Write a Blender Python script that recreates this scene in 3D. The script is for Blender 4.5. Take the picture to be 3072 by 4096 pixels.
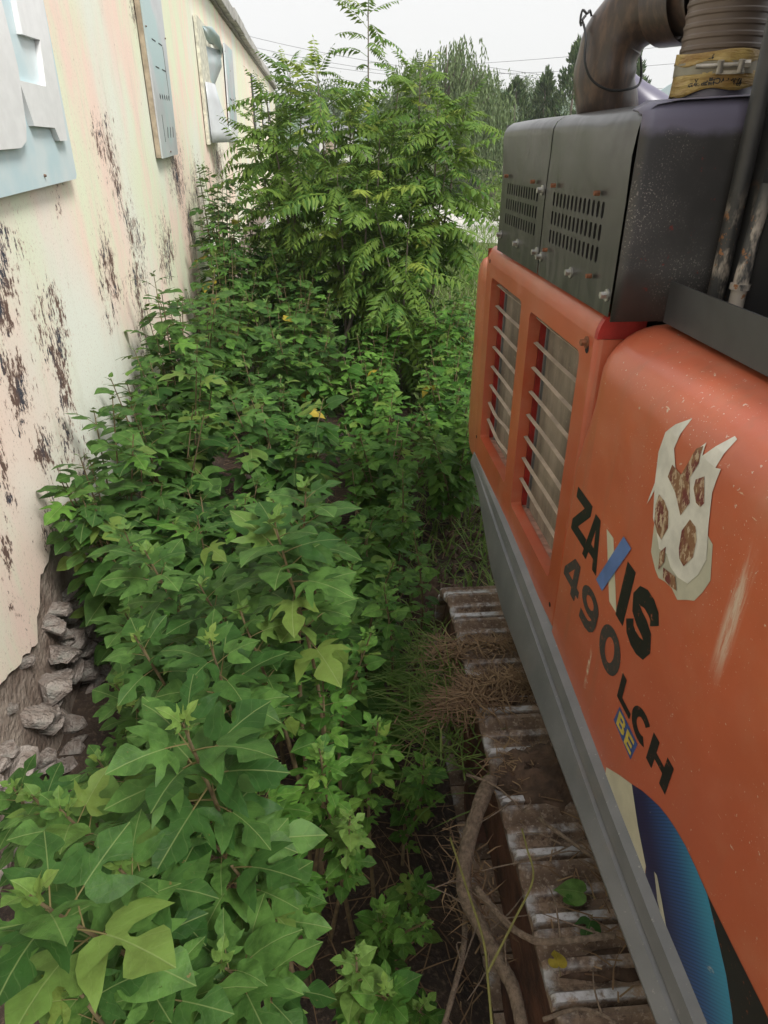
import bpy, bmesh, math, random
from math import radians, sin, cos, pi, sqrt
from mathutils import Vector, Matrix, noise
from mathutils.geometry import tessellate_polygon

random.seed(7)
S = bpy.context.scene
for o in list(bpy.data.objects): bpy.data.objects.remove(o)
col = S.collection
H = 3.25                                   # lens height above the ground

# ------------------------------------------------------------------ camera
cam = bpy.data.cameras.new('camera'); cam_o = bpy.data.objects.new('camera', cam); col.objects.link(cam_o)
cam_o.location = (0, 0, H); cam_o.rotation_euler = (radians(90 - 29), 0, 0)
cam.sensor_fit = 'HORIZONTAL'; cam.sensor_width = 36; cam.lens = 31.46
cam.clip_start = .05; cam.clip_end = 3000
S.camera = cam_o

# ------------------------------------------------------------------ sky, sun, exposure
SUN_EL, SUN_AZ = radians(52), radians(135)  # azimuth from +Y towards +X
w = bpy.data.worlds.new('World'); S.world = w; w.use_nodes = True
nt = w.node_tree; nt.nodes.clear()
out = nt.nodes.new('ShaderNodeOutputWorld'); bg = nt.nodes.new('ShaderNodeBackground')
sky = nt.nodes.new('ShaderNodeTexSky'); sky.sky_type = 'NISHITA'; sky.sun_disc = False
sky.sun_elevation = SUN_EL; sky.sun_rotation = SUN_AZ; sky.dust_density = 6; sky.air_density = 1.5
bw = nt.nodes.new('ShaderNodeRGBToBW'); mx = nt.nodes.new('ShaderNodeMix'); mx.data_type = 'RGBA'
mx.inputs[0].default_value = .82; mx.inputs[7].default_value = (4.3, 4.32, 4.35, 1)   # thick even cloud over the blue
nt.links.new(sky.outputs[0], bw.inputs[0]); nt.links.new(bw.outputs[0], mx.inputs[6])
nt.links.new(mx.outputs[2], bg.inputs[0]); bg.inputs[1].default_value = .1
nt.links.new(bg.outputs[0], out.inputs[0])
sl = bpy.data.lights.new('sun', 'SUN'); sl.energy = 1.5; sl.angle = radians(16); sl.color = (1, .97, .93)
so = bpy.data.objects.new('sun', sl); col.objects.link(so)
sd = Vector((sin(SUN_AZ) * cos(SUN_EL), cos(SUN_AZ) * cos(SUN_EL), sin(SUN_EL)))
so.rotation_euler = sd.to_track_quat('Z', 'Y').to_euler(); so.location = (8, -8, 20)
S.view_settings.view_transform = 'Standard'; S.view_settings.look = 'None'
S.view_settings.exposure = 1.25; S.view_settings.gamma = 1
S.render.engine = 'CYCLES'
S.cycles.max_bounces = 6; S.cycles.diffuse_bounces = 2; S.cycles.glossy_bounces = 2
S.cycles.transmission_bounces = 3; S.cycles.transparent_max_bounces = 6
S.cycles.volume_bounces = 1; S.cycles.use_denoising = True

# ------------------------------------------------------------------ material helpers
class NT:
    def __init__(s, name):
        s.m = bpy.data.materials.new(name); s.m.use_nodes = True; s.t = s.m.node_tree; s.t.nodes.clear()
        s.out = s.n('OutputMaterial'); s.b = s.n('BsdfPrincipled'); s.l(s.b.outputs[0], s.out.inputs[0])
        s._tc = None
    def n(s, k, **kw):
        x = s.t.nodes.new('ShaderNode' + k)
        for a, v in kw.items(): setattr(x, a, v)
        return x
    def l(s, a, b): s.t.links.new(a, b)
    def put(s, sock, v):
        if isinstance(v, bpy.types.NodeSocket): s.l(v, sock)
        else: sock.default_value = v
    def tc(s, k='Object'):
        if s._tc is None: s._tc = s.n('TexCoord')
        return s._tc.outputs[k]
    def map(s, scale=(1, 1, 1), rot=(0, 0, 0), loc=(0, 0, 0), src=None):
        m = s.n('Mapping'); m.inputs['Scale'].default_value = scale; m.inputs['Rotation'].default_value = rot
        m.inputs['Location'].default_value = loc; s.l(src or s.tc(), m.inputs[0]); return m.outputs[0]
    def noise(s, scale, detail=4, rough=.55, src=None, dist=0):
        x = s.n('TexNoise'); x.inputs['Scale'].default_value = scale; x.inputs['Detail'].default_value = detail
        x.inputs['Roughness'].default_value = rough; x.inputs['Distortion'].default_value = dist
        s.l(src or s.tc(), x.inputs['Vector']); return x.outputs[0]
    def voro(s, scale, src=None, feat='F1'):
        x = s.n('TexVoronoi'); x.feature = feat; x.inputs['Scale'].default_value = scale
        s.l(src or s.tc(), x.inputs['Vector']); return x.outputs[0]
    def ramp(s, f, a, b):                  # smooth step a..b
        x = s.n('MapRange'); x.interpolation_type = 'SMOOTHSTEP'; s.put(x.inputs[0], f)
        x.inputs[1].default_value = a; x.inputs[2].default_value = b; return x.outputs[0]
    def mix(s, f, a, b):
        x = s.n('Mix'); x.data_type = 'RGBA'; s.put(x.inputs[0], f)
        for i, v in ((6, a), (7, b)): s.put(x.inputs[i], (*v, 1) if isinstance(v, tuple) and len(v) == 3 else v)
        return x.outputs[2]
    def math(s, op, a, b=0., c=0.):
        x = s.n('Math'); x.operation = op; s.put(x.inputs[0], a); s.put(x.inputs[1], b); s.put(x.inputs[2], c); return x.outputs[0]
    def sep(s, src=None):
        x = s.n('SeparateXYZ'); s.l(src or s.tc(), x.inputs[0]); return x.outputs
    def bump(s, h, st=.3, d=.01):
        x = s.n('Bump'); x.inputs['Strength'].default_value = st; x.inputs['Distance'].default_value = d
        s.l(h, x.inputs['Height']); s.l(x.outputs[0], s.b.inputs['Normal'])
    def fin(s, c, rough=.6, metal=0., spec=.5):
        s.put(s.b.inputs['Base Color'], (*c, 1) if isinstance(c, tuple) and len(c) == 3 else c)
        s.put(s.b.inputs['Roughness'], rough); s.put(s.b.inputs['Metallic'], metal)
        s.b.inputs['Specular IOR Level'].default_value = spec
        return s.m
def simple(name, c, rough=.6, metal=0., var=.25, scale=12, spec=.5, bump=0):
    k = NT(name); n = k.noise(scale, 5)
    d = tuple(x * (1 - var) for x in c); e = tuple(min(1, x * (1 + var)) for x in c)
    m = k.fin(k.mix(k.ramp(n, .3, .7), d, e), rough, metal, spec)
    if bump: k.bump(k.noise(scale * 3, 6), bump, .01)
    return m

# ------------------------------------------------------------------ mesh helpers
class MB:
    def __init__(s): s.v = []; s.f = []; s.a = []
    def add(s, vs, fs):
        n = len(s.v); s.v += [tuple(v) for v in vs]; s.f += [tuple(i + n for i in f) for f in fs]
    def box(s, x0, x1, y0, y1, z0, z1):
        s.add([(x0, y0, z0), (x1, y0, z0), (x1, y1, z0), (x0, y1, z0), (x0, y0, z1), (x1, y0, z1), (x1, y1, z1), (x0, y1, z1)],
              [(0, 3, 2, 1), (4, 5, 6, 7), (0, 1, 5, 4), (1, 2, 6, 5), (2, 3, 7, 6), (3, 0, 4, 7)])
    def tube(s, path, rad, n=8, cap=True):
        P = [Vector(p) for p in path]; R = rad if isinstance(rad, (list, tuple)) else [rad] * len(P)
        vs = []; up = Vector((.13, .21, 1)).normalized()
        for i, p in enumerate(P):
            d = (P[min(i + 1, len(P) - 1)] - P[max(i - 1, 0)]).normalized()
            a = d.cross(up)
            if a.length < .15: a = d.cross(Vector((1, 0, 0)))
            a.normalize(); b = d.cross(a)
            for k in range(n):
                t = 2 * pi * k / n; vs.append(p + (a * cos(t) + b * sin(t)) * R[i])
        fs = [(i * n + k, i * n + (k + 1) % n, (i + 1) * n + (k + 1) % n, (i + 1) * n + k) for i in range(len(P) - 1) for k in range(n)]
        if cap: fs += [tuple(range(n))[::-1], tuple((len(P) - 1) * n + k for k in range(n))]
        s.add(vs, fs)
    def grid(s, rows):                     # rows of equal-length points
        m = len(rows[0]); vs = [p for r in rows for p in r]
        s.add(vs, [(i * m + j, i * m + j + 1, (i + 1) * m + j + 1, (i + 1) * m + j) for i in range(len(rows) - 1) for j in range(m - 1)])
    def prism(s, poly, fn0, fn1):          # closed 2-D outline swept between two placements
        n = len(poly); vs = [fn0(p) for p in poly] + [fn1(p) for p in poly]
        s.add(vs, [tuple(range(n))[::-1], tuple(range(n, 2 * n))] + [(i, (i + 1) % n, n + (i + 1) % n, n + i) for i in range(n)])
    def mesh(s, name, mat=None, smooth=False, off=(0, 0, 0)):
        me = bpy.data.meshes.new(name)
        me.from_pydata([(a + off[0], b + off[1], c + off[2]) for a, b, c in s.v] if off != (0, 0, 0) else s.v, [], s.f)
        if mat: me.materials.append(mat)
        if smooth: me.shade_smooth()
        me.update(); return me
    def build(s, name, mat, parent=None, smooth=False, off=(0, 0, 0), angle=None):
        o = bpy.data.objects.new(name, s.mesh(name, mat, smooth, off)); col.objects.link(o)
        if parent: o.parent = parent
        if angle is not None: o.data.shade_smooth(); o.data.set_sharp_from_angle(angle=radians(angle))
        return o
def empty(name, loc=(0, 0, 0), mat=None):
    o = bpy.data.objects.new(name, None); col.objects.link(o); o.empty_display_size = .1
    if mat is not None: o.matrix_world = mat
    else: o.location = loc
    return o
def tag(o, label=None, cat=None, group=None, kind=None):
    if label: o['label'] = label
    if cat: o['category'] = cat
    if group: o['group'] = group
    if kind: o['kind'] = kind
    return o
def link(name, me, parent=None, M=None):
    o = bpy.data.objects.new(name, me); col.objects.link(o)
    if parent: o.parent = parent
    if M is not None: o.matrix_basis = M
    return o
def bevel_box(x0, x1, y0, y1, z0, z1, r, seg=2):
    bm = bmesh.new(); bmesh.ops.create_cube(bm, size=1)
    for v in bm.verts: v.co = Vector(((x0 + x1) / 2 + v.co.x * (x1 - x0), (y0 + y1) / 2 + v.co.y * (y1 - y0), (z0 + z1) / 2 + v.co.z * (z1 - z0)))
    bmesh.ops.bevel(bm, geom=bm.edges[:], offset=r, segments=seg, affect='EDGES', profile=.5)
    m = MB(); bm.verts.index_update(); m.v = [tuple(v.co) for v in bm.verts]; m.f = [tuple(v.index for v in f.verts) for f in bm.faces]; bm.free(); return m
def lerp(a, b, t): return a + (b - a) * t
def sstep(a, b, x):
    t = max(0, min(1, (x - a) / (b - a))); return t * t * (3 - 2 * t)
def ns(x, y, z=0): return noise.noise((x, y, z))

# frames: axes of the excavator and of the building (both level to within a degree)
def frame(ex, ey, ez):
    R = Matrix((ex, ey, ez)).transposed().to_4x4()
    base = Vector((0, 0, H)) - (R.to_3x3() @ Vector((0, 0, H)))
    R.translation = base; return R
EX = frame((.9975, .0703, 0), (-.0703, .9975, -.0090), (-.0006, .0090, 1))
BL = frame((.994, .1091, 0), (-.1091, .9939, .0173), (.0019, -.0172, .9998))
OFF = (0, 0, H)

# ================================================================== GROUND
def road_mid(x): return 37 - .35 * x
def gz(x, y):
    wall = -1.62 - .109 * y
    z = .10 * ns(x * .9, y * .9) + .05 * ns(x * 3, y * 3, 4)
    z += .16 * sstep(.8, 0, x - wall) if y < 55 else 0
    z += .22 * sstep(3.3, 5, y) * sstep(-.3, .6, x) * sstep(14, 9, y)
    z -= .12 * sstep(.2, .45, x) * sstep(3.3, 2.9, y)
    z *= sstep(60, 10, abs(y)) if abs(y) > 10 else 1
    r = abs(y - road_mid(x))
    z *= sstep(6, 10, r)
    z += 1.3 * sstep(8, 15, y - road_mid(x))
    return z
km = NT('soil'); n1 = km.noise(3, 6); n2 = km.noise(40, 5); n3 = km.noise(.35, 3)
c = km.mix(km.ramp(n1, .35, .7), (.030, .021, .016), (.070, .046, .031))
c = km.mix(km.ramp(n2, .5, .75), c, (.13, .09, .06))
yy = km.sep()[1]
c = km.mix(km.math('MULTIPLY', km.ramp(yy, 9, 14), .85), c, km.mix(km.ramp(n3, .4, .65), (.06, .085, .025), (.13, .12, .06)))
M_SOIL = km.fin(c, .95); km.bump(n2, .6, .03)
def axis(spans):
    r = []
    for a, b, st in spans:
        n = max(1, round((b - a) / st)); r += [a + (b - a) * i / n for i in range(n)]
    return r + [spans[-1][1]]
xs = axis([(-600, -60, 90), (-60, -8, 6), (-8, 6, .16), (6, 60, 4), (60, 700, 90)])
ys = axis([(-300, -8, 60), (-8, .4, .6), (.4, 12, .14), (12, 70, 1.2), (70, 1500, 140)])
g = MB(); g.grid([[(x, y, gz(x, y)) for x in xs] for y in ys])
tag(g.build('ground', M_SOIL, smooth=True), kind='structure')
kr = NT('concrete_road'); n = kr.noise(.8, 6); n2 = kr.noise(9, 5)
M_ROAD = kr.fin(kr.mix(kr.ramp(n2, .3, .75), kr.mix(kr.ramp(n, .35, .7), (.50, .49, .46), (.62, .60, .56)), (.44, .42, .38)), .85)
r = MB(); rx = axis([(-60, 70, 2)])
r.grid([[(x, road_mid(x) + d, gz(x, road_mid(x) + d) + .03) for x in rx] for d in (-10, -7, -4, -2, 0, 2, 4, 5.6)])
tag(r.build('road', M_ROAD, smooth=True), kind='structure')
M_HILL = simple('wooded_hill', (.06, .10, .06), .95, scale=.05)
h = MB(); h.grid([[(x, y0 + 20 * ns(x * .008, 1), zz * (.55 + .6 * ns(x * .013, 3.1) + .12 * ns(x * .06, 9))) for x in range(-170, 230, 10)]
                  for y0, zz in ((230, -2), (250, 13), (268, 24), (290, 31), (330, 29))])
tag(h.build('hill', M_HILL, smooth=True), kind='structure')

# ================================================================== OLD BUILDING
bld = empty('old_building', mat=BL)
tag(bld, 'long single storey building with peeling cream plaster wall and grey concrete eave', 'building')
WX, WEND = -1.55, 54
k = NT('peeling_plaster'); P = k.tc(); sx = k.sep()
streak = k.noise(1.1, 6, .62, k.map((1, 1.5, .55))); pn = k.noise(.55, 3, .5, k.map((1, 1, .7)))
c = k.mix(k.ramp(streak, .38, .62), (.78, .81, .60), (.90, .70, .59))
c = k.mix(k.ramp(pn, .45, .7), c, (.80, .82, .72))
c = k.mix(k.math('MULTIPLY', k.ramp(k.noise(2.2, 6, .6, k.map((1, 5, .35))), .55, .78), .5), c, (.62, .60, .48))
c = k.mix(k.math('MULTIPLY', k.ramp(k.noise(60, 4, .6), .56, .7), .5), c, (.52, .42, .33))
# damaged regions: centre (y, z) and half sizes
spots = [(6.45, 3.1, .30, .30), (6.45, 2.72, .22, .30), (6.75, 2.38, .30, .45), (6.65, 2.0, .42, .38), (6.55, 1.66, .38, .34), (6.3, 1.42, .22, .25),
         (4.34, 2.24, .22, .28), (4.30, 2.02, .26, .32), (4.16, 1.85, .20, .25), (4.05, 1.62, .18, .22), (5.75, 2.2, .30, .5),
         (6.1, 1.15, .5, .28), (5.6, 1.0, .35, .22), (4.25, 1.22, .22, .22), (3.5, 2.05, .16, .3), (3.75, 1.6, .14, .2), (3.5, 1.15, .14, .34), (3.2, .98, .12, .2),
         (9.67, 2.75, .7, .5), (11.4, 2.3, .8, .6), (8.34, 4.2, .3, .35), (10.2, 2.0, .5, .4), (3.15, 1.75, .12, .3), (2.9, 1.3, .12, .2), (5.0, 3.05, .3, .2),
         (14.5, 2.6, 1, .5), (8.2, 2.0, .4, .5), (3.6, 2.6, .3, .2)]
nz = k.n('TexNoise'); nz.inputs['Scale'].default_value = 2.3; nz.inputs['Detail'].default_value = 4; k.l(P, nz.inputs['Vector'])
va = k.n('VectorMath'); va.operation = 'MULTIPLY_ADD'; k.l(nz.outputs['Color'], va.inputs[0]); va.inputs[1].default_value = (.9, .9, .9); va.inputs[2].default_value = (-.45, -.45, -.45)
vb = k.n('VectorMath'); vb.operation = 'ADD'; k.l(P, vb.inputs[0]); k.l(va.outputs[0], vb.inputs[1]); PD = vb.outputs[0]
reg = None
for (a, b, ra, rb) in spots:
    ra *= 1.55; rb *= 1.15; vm = k.n('Mapping'); vm.inputs['Location'].default_value = (0, -a / ra, -b / rb); vm.inputs['Scale'].default_value = (0, 1 / ra, 1 / rb)
    k.l(PD, vm.inputs[0]); ln = k.n('VectorMath'); ln.operation = 'LENGTH'; k.l(vm.outputs[0], ln.inputs[0])
    v = k.math('SUBTRACT', 1, ln.outputs['Value']); reg = v if reg is None else k.math('MAXIMUM', reg, v)
reg = k.math('ADD', reg, k.math('MULTIPLY', k.math('SUBTRACT', k.noise(1.7, 3, .6), .5), 1.1))
low = k.ramp(sx[2], 1.35, .8)
reg = k.math('MAXIMUM', reg, k.math('SUBTRACT', k.math('MULTIPLY', low, .55), .3))
reg = k.math('MAXIMUM', reg, k.math('SUBTRACT', k.math('MULTIPLY', k.noise(.9, 3), .45), .40))
fl = k.noise(19, 8, .74, k.map((1, 1, .55)))
fl2 = k.noise(48, 6, .72, k.map((1, 1, .5)))
fm = k.math('ADD', k.math('ADD', k.math('MULTIPLY', fl, .52), k.math('MULTIPLY', fl2, .48)), k.math('MULTIPLY', reg, .145))
mask = k.ramp(fm, .60, .625); edge = k.ramp(fm, .565, .60)
dk = k.mix(k.ramp(k.noise(5, 3), .45, .6), (.15, .095, .075), (.055, .06, .078))
c = k.mix(k.math('MULTIPLY', edge, .6), c, (.72, .52, .42))
c = k.mix(mask, c, dk)
M_PLASTER = k.fin(c, .85, spec=.25)
hgt = k.math('SUBTRACT', k.math('MULTIPLY', k.noise(7, 5), .35), mask); k.bump(hgt, .5, .012)
def plaster_bottom(y):
    pts = [(-6, .95), (2.3, .92), (2.54, .95), (2.74, .88), (2.96, .86), (3.1, .95), (3.2, 1.08), (3.45, 1.16), (4.2, .92), (5.1, .80), (7, .85), (60, .8)]
    for (a, za), (b, zb) in zip(pts, pts[1:]):
        if a <= y <= b: z = lerp(za, zb, (y - a) / (b - a)); break
    return z + .05 * ns(y * 4, 2) + .04 * ns(y * 13, 5) + .02 * ns(y * 41, 7)
ysw = axis([(-6, 1.5, .4), (1.5, 8, .035), (8, 20, .2), (20, WEND, 1)])
pl = MB(); zs = [0, .02, .06, .12, .2, .35, .55, .8, 1]
def bulge(y, z): return .012 * ns(y * .8, z * .9) + .006 * ns(y * 3, z * 3, 3)
rows = []
for t in [-1] + zs:
    rw = []
    for y in ysw:
        zb = plaster_bottom(y)
        if t < 0: rw.append((WX - .035, y, zb))
        else:
            z = lerp(zb, 5.27, t); rw.append((WX + bulge(y, z), y, z))
    rows.append(rw)
pl.grid(rows); pl.build('plaster', M_PLASTER, bld, smooth=False, angle=50)
kb = NT('rubble_core'); n = kb.noise(6, 6); n2 = kb.noise(30, 5)
M_CORE = kb.fin(kb.mix(kb.ramp(n, .3, .7), (.17, .12, .09), (.40, .33, .27)), .95); kb.bump(n2, .8, .03)
cb = MB(); cb.box(-7.5, WX - .03, -6, WEND, -.2, 5.27); cb.build('wall', M_CORE, bld)
# eave: a run of concrete slabs with open joints
M_CONC = simple('eave_concrete', (.40, .39, .36), .9, var=.3, scale=3, bump=.3)
y = -6
while y < WEND:
    L = 3.2 if y < 30 else 4.5; L = min(L, WEND + .2 - y); d = random.uniform(-.02, .03); hz = random.uniform(-.015, .03)
    m = bevel_box(-7.7, WX + .20 + d, y + .012, y + L - .012, 5.34 + hz, 5.58 + hz, .012, 1); m.build('eave_slab', M_CONC, bld); y += L
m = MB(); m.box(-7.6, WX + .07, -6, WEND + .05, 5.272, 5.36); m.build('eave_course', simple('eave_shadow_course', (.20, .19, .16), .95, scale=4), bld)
# foundation stones
ks = NT('foundation_stone'); n = ks.noise(5, 7, .65); n2 = ks.noise(22, 6)
c = ks.mix(ks.ramp(n, .3, .7), (.24, .185, .15), (.47, .41, .36)); c = ks.mix(ks.ramp(ks.noise(3, 3), .55, .7), c, (.30, .29, .25))
M_STONE = ks.fin(c, .9); ks.bump(n2, 1.0, .05)
def stone_mesh(seed, d=(.2, .16, .14)):
    rn = random.Random(seed); bm = bmesh.new()
    for i in range(16):
        v = Vector((rn.gauss(0, 1), rn.gauss(0, 1), rn.gauss(0, 1))).normalized()
        q = max(abs(v.x), abs(v.y), abs(v.z)); v = v / (q ** .7) * rn.uniform(.85, 1.05)
        bm.verts.new((v.x * d[0], v.y * d[1], v.z * d[2]))
    bmesh.ops.convex_hull(bm, input=bm.verts[:]); 
    for v in [v for v in bm.verts if not v.link_faces]: bm.verts.remove(v)
    bmesh.ops.triangulate(bm, faces=bm.faces[:]); bmesh.ops.subdivide_edges(bm, edges=bm.edges[:], cuts=1)
    for v in bm.verts: v.co *= 1 + .05 * ns(v.co.x * 14, v.co.y * 14, v.co.z * 14 + seed) + .05 * ns(v.co.x * 37, v.co.y * 37, v.co.z * 37)
    me = bpy.data.meshes.new('stone'); bm.to_mesh(me); bm.free(); me.materials.append(M_STONE); return me
SM = [stone_mesh(i) for i in range(7)]
rn = random.Random(5)
special = [(-1.47, 3.08, .66, .9, 1.25, 1.3), (-1.44, 3.10, .40, 1.0, 1.1, 1.2), (-1.46, 2.78, .60, 1.0, 1.2, .95), (-1.36, 2.93, .33, .55, .9, .45), (-1.34, 3.14, .12, .8, .75, 1.5),
           (-1.38, 2.88, .05, .8, .9, .8), (-1.40, 2.66, .30, .9, .9, 1.0), (-1.45, 2.52, .55, .9, .8, 1.1), (-1.33, 2.62, .08, .7, .9, .7), (-1.50, 3.38, .72, .9, 1.1, 1.2), (-1.48, 3.42, .40, .9, 1.0, 1.1)]
special = []; _old = [(x + .03, y + .12, z - .13, a * .5, b * .5, cc * .5) for x, y, z, a, b, cc in special] + [(x + .05, y - .1, z + .1, a * .4, b * .45, cc * .4) for x, y, z, a, b, cc in special]
for _ in range(64):
    _z = rn.uniform(.0, .82); _s = rn.uniform(.28, .72); special.append((-1.60 + .10 * (1 - _z) + rn.uniform(-.03, .05), rn.uniform(2.2, 3.55), _z, _s * rn.uniform(.7, 1.1), _s * rn.uniform(.8, 1.4), _s * rn.uniform(.6, 1.1)))
for i, (x, y, z, a, b, cc) in enumerate(special):
    link('foundation_stone', SM[i % 7], bld, Matrix.Translation((x, y, z)) @ Matrix.Rotation(rn.uniform(-.5, .5), 4, 'X') @ Matrix.Rotation(rn.uniform(-.35, .35), 4, 'Y') @ Matrix.Diagonal((a * .85, b * .8, cc * .8, 1)))
for lay in range(2):
    y = -.4
    while y < 9:
        y += rn.uniform(.28, .42)
        if 2.35 < y < 3.5: continue
        link('foundation_stone', SM[rn.randrange(7)], bld, Matrix.Translation((WX - .13 + rn.uniform(-.03, .03), y, .22 + lay * .3 + rn.uniform(-.04, .04))) @
             Matrix.Rotation(rn.uniform(-.4, .4), 4, 'X') @ Matrix.Diagonal((.7, rn.uniform(.8, 1.15), rn.uniform(.8, 1.1), 1)))
# loose plaster flakes on the torn edge
fl = MB(); rn = random.Random(9)
for i in range(0):
    y = rn.uniform(2.4, 5); z = plaster_bottom(y) + rn.uniform(-.06, .02); s = rn.uniform(.01, .035)
    a = [(WX + .012 + rn.uniform(0, .02), y + s * cos(t) * rn.uniform(.6, 1.3), z + s * sin(t) * rn.uniform(.6, 1.3)) for t in (0, 1.3, 2.5, 3.8, 5)]
    n = len(fl.v); b = [(q[0] - .008, q[1], q[2]) for q in a]
    fl.add(a + b, [(0, 1, 2, 3, 4), (9, 8, 7, 6, 5)] + [(j, 5 + j, 5 + (j + 1) % 5, (j + 1) % 5) for j in range(5)])

# boards and sheet metal covers fixed over the windows
kp = NT('pale_board'); n = kp.noise(2.2, 4)
M_BOARD = kp.fin(kp.mix(kp.ramp(n, .3, .7), (.52, .68, .72), (.72, .78, .78)), .35)
M_WHITE = simple('white_acrylic', (.80, .80, .79), .3, var=.05)
kp = NT('galvanised_sheet'); n = kp.noise(2.5, 4); n2 = kp.noise(1.2, 2)
M_GALV = kp.fin(kp.mix(kp.ramp(n2, .45, .65), kp.mix(kp.ramp(n, .3, .7), (.52, .53, .54), (.62, .64, .65)), (.48, .62, .62)), .42, .25)
M_WOOD = simple('board_edge', (.36, .29, .21), .85)
M_NAIL = simple('nail', (.16, .11, .08), .6, .5)
M_SLIT = simple('slit_dark', (.03, .03, .03), .9)
def wpt(y, z, d=0): return (WX + .03 + d, y, z)
def board_thing(label, cat='sign', name='window_board', group=None):
    e = empty(name, mat=BL); tag(e, label, cat, group); return e
def panel(e, name, pts, d0, d1, mat):
    m = MB(); m.prism(pts, lambda p: wpt(*p, d0), lambda p: wpt(*p, d1)); return m.build(name, mat, e)
def nail(e, y, z, d=.0):
    m = MB(); m.tube([wpt(y, z, d), wpt(y, z, d + .012)], [.010, .007], 6); m.build('nail', M_NAIL, e)
def slit(e, y0, z0, y1, z1, w_, d):
    dy, dz = y1 - y0, z1 - z0; L = sqrt(dy * dy + dz * dz); a, b = -dz / L * w_, dy / L * w_
    panel(e, 'slit', [(y0 - a, z0 - b), (y1 - a, z1 - b), (y1 + a, z1 + b), (y0 + a, z0 + b)], d, d + .002, M_SLIT)
e = board_thing('pale blue signboard with raised white characters nailed high on the plaster wall', 'sign', 'signboard')
panel(e, 'board', [(2.6, 2.93), (5.16, 2.935), (5.19, 2.96), (5.27, 4.75), (2.6, 4.75)], 0, .03, M_BOARD)
A = [(5.16, 4.45), (5.09, 3.63), (5.03, 3.16), (4.88, 3.16), (4.83, 3.23), (4.48, 3.24), (4.40, 3.45), (4.83, 3.44), (4.90, 3.67), (4.62, 3.67), (4.70, 4.45)]
panel(e, 'raised_character', A, .0305, .062, M_WHITE)
panel(e, 'raised_character', [(4.36, 4.4), (4.43, 3.51), (4.35, 3.24), (4.30, 3.17), (4.20, 3.14), (3.2, 3.14), (3.2, 3.35), (4.02, 3.35), (4.06, 3.55), (4.0, 4.4)], .0305, .062, M_WHITE)
panel(e, 'raised_character', [(3.3, 3.6), (3.8, 3.6), (3.8, 3.8), (3.3, 3.8)], .0305, .062, M_WHITE)
for y, z in ((4.55, 2.99), (5.16, 3.86), (2.8, 3.0), (5.2, 4.4)): nail(e, y, z, .031)
e = board_thing('tall galvanised sheet with slits and punched holes covering a window', 'panel')
panel(e, 'sheet', [(8.38, 2.93), (9.44, 2.935), (9.62, 4.0), (9.7, 4.78), (8.45, 4.78)], .03, .045, M_GALV)
panel(e, 'backing_board', [(8.36, 2.935), (9.38, 2.94), (9.6, 4.75), (8.42, 4.75)], -.02, .029, M_WOOD)
for j in range(5): slit(e, 8.72 + .14 * j, 3.52, 8.76 + .14 * j, 3.50, .02, .0455)
for j in range(3): slit(e, 8.88 + .18 * j, 3.12, 8.94 + .18 * j, 3.22, .012, .0455)
for z in (3.78, 4.02):
    slit(e, 8.72, z, 8.92, z - .005, .006, .0455); slit(e, 9.1, z - .005, 9.32, z - .01, .006, .0455)
slit(e, 8.68, 3.08, 8.68, 3.34, .006, .0455); slit(e, 9.34, 3.52, 9.34, 4.0, .005, .0455)
for y, z in ((8.9, 2.98), (8.46, 4.1), (9.58, 4.1)): nail(e, y, z, .046)
e = board_thing('torn and curling metal sheet hanging loose over a window board', 'panel')
panel(e, 'backing_board', [(12.95, 2.96), (14.6, 2.98), (14.8, 4.7), (13.05, 4.72)], -.02, .03, simple('cream_board', (.60, .58, .47), .8))
def curl(name, rows_, mat):
    m = MB(); m.grid(rows_); o = m.build(name, mat, e, angle=60)
    md = o.modifiers.new('thickness', 'SOLIDIFY'); md.thickness = .006; return o
curl('sheet', [[wpt(lerp(13.1, 14.75, t) + .0 * t, z, .035 + .02 * sin(3 * t + z) + (.14 if t > .6 and z > 4 else 0) * (t - .6) * 2.5) for t in (0, .2, .4, .6, .8, 1)] for z in (3.0, 3.3, 3.6, 3.9, 4.15, 4.4)], M_GALV)
curl('curled_flap', [[wpt(lerp(13.15, 14.2 + .45 * (3.9 - z), t), z, .05 + .26 * sin(pi * t) * (4.0 - z) + .05 * t) for t in (0, .15, .3, .45, .6, .75, .9, 1)] for z in (2.98, 3.15, 3.35, 3.6, 3.85)], M_GALV)
curl('curled_flap', [[wpt(lerp(13.5, 15.3, t) , 4.62 - .3 * t + .18 * sin(pi * t * 2) * (zz - .5), .06 + .2 * zz * sin(pi * t)) for t in (0, .2, .4, .6, .8, 1)] for zz in (0, .35, .7, 1)], M_BOARD)
for y0, y1, lab in ((17.05, 19.0, 'narrow grey tin sheet with a paler lower patch covering a window'), ):
    e = board_thing(lab, 'panel'); panel(e, 'sheet', [(y0, 2.92), (y1, 2.92), (y1 + .7, 4.78), (y0 + .6, 4.76)], 0, .03, M_GALV)
    panel(e, 'patch', [(y0 + .08, 2.95), (y1 - .05, 2.95), (y1 + .02, 3.22), (y0 + .12, 3.22)], .031, .037, M_WHITE)
    slit(e, y0 + .9, 3.18, y0 + 1.5, 3.18, .012, .038); slit(e, y0 + .7, 3.75, y0 + 1.2, 3.72, .012, .031); slit(e, y0 + 1.4, 3.75, y0 + 1.6, 3.74, .012, .031)
    nail(e, y0 + .5, 4.6, .03); nail(e, y1 + .3, 3.8, .03); nail(e, y0 + 1.4, 4.3, .03)
M_DARKIN = simple('window_dark', (.035, .035, .04), .5)
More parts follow.
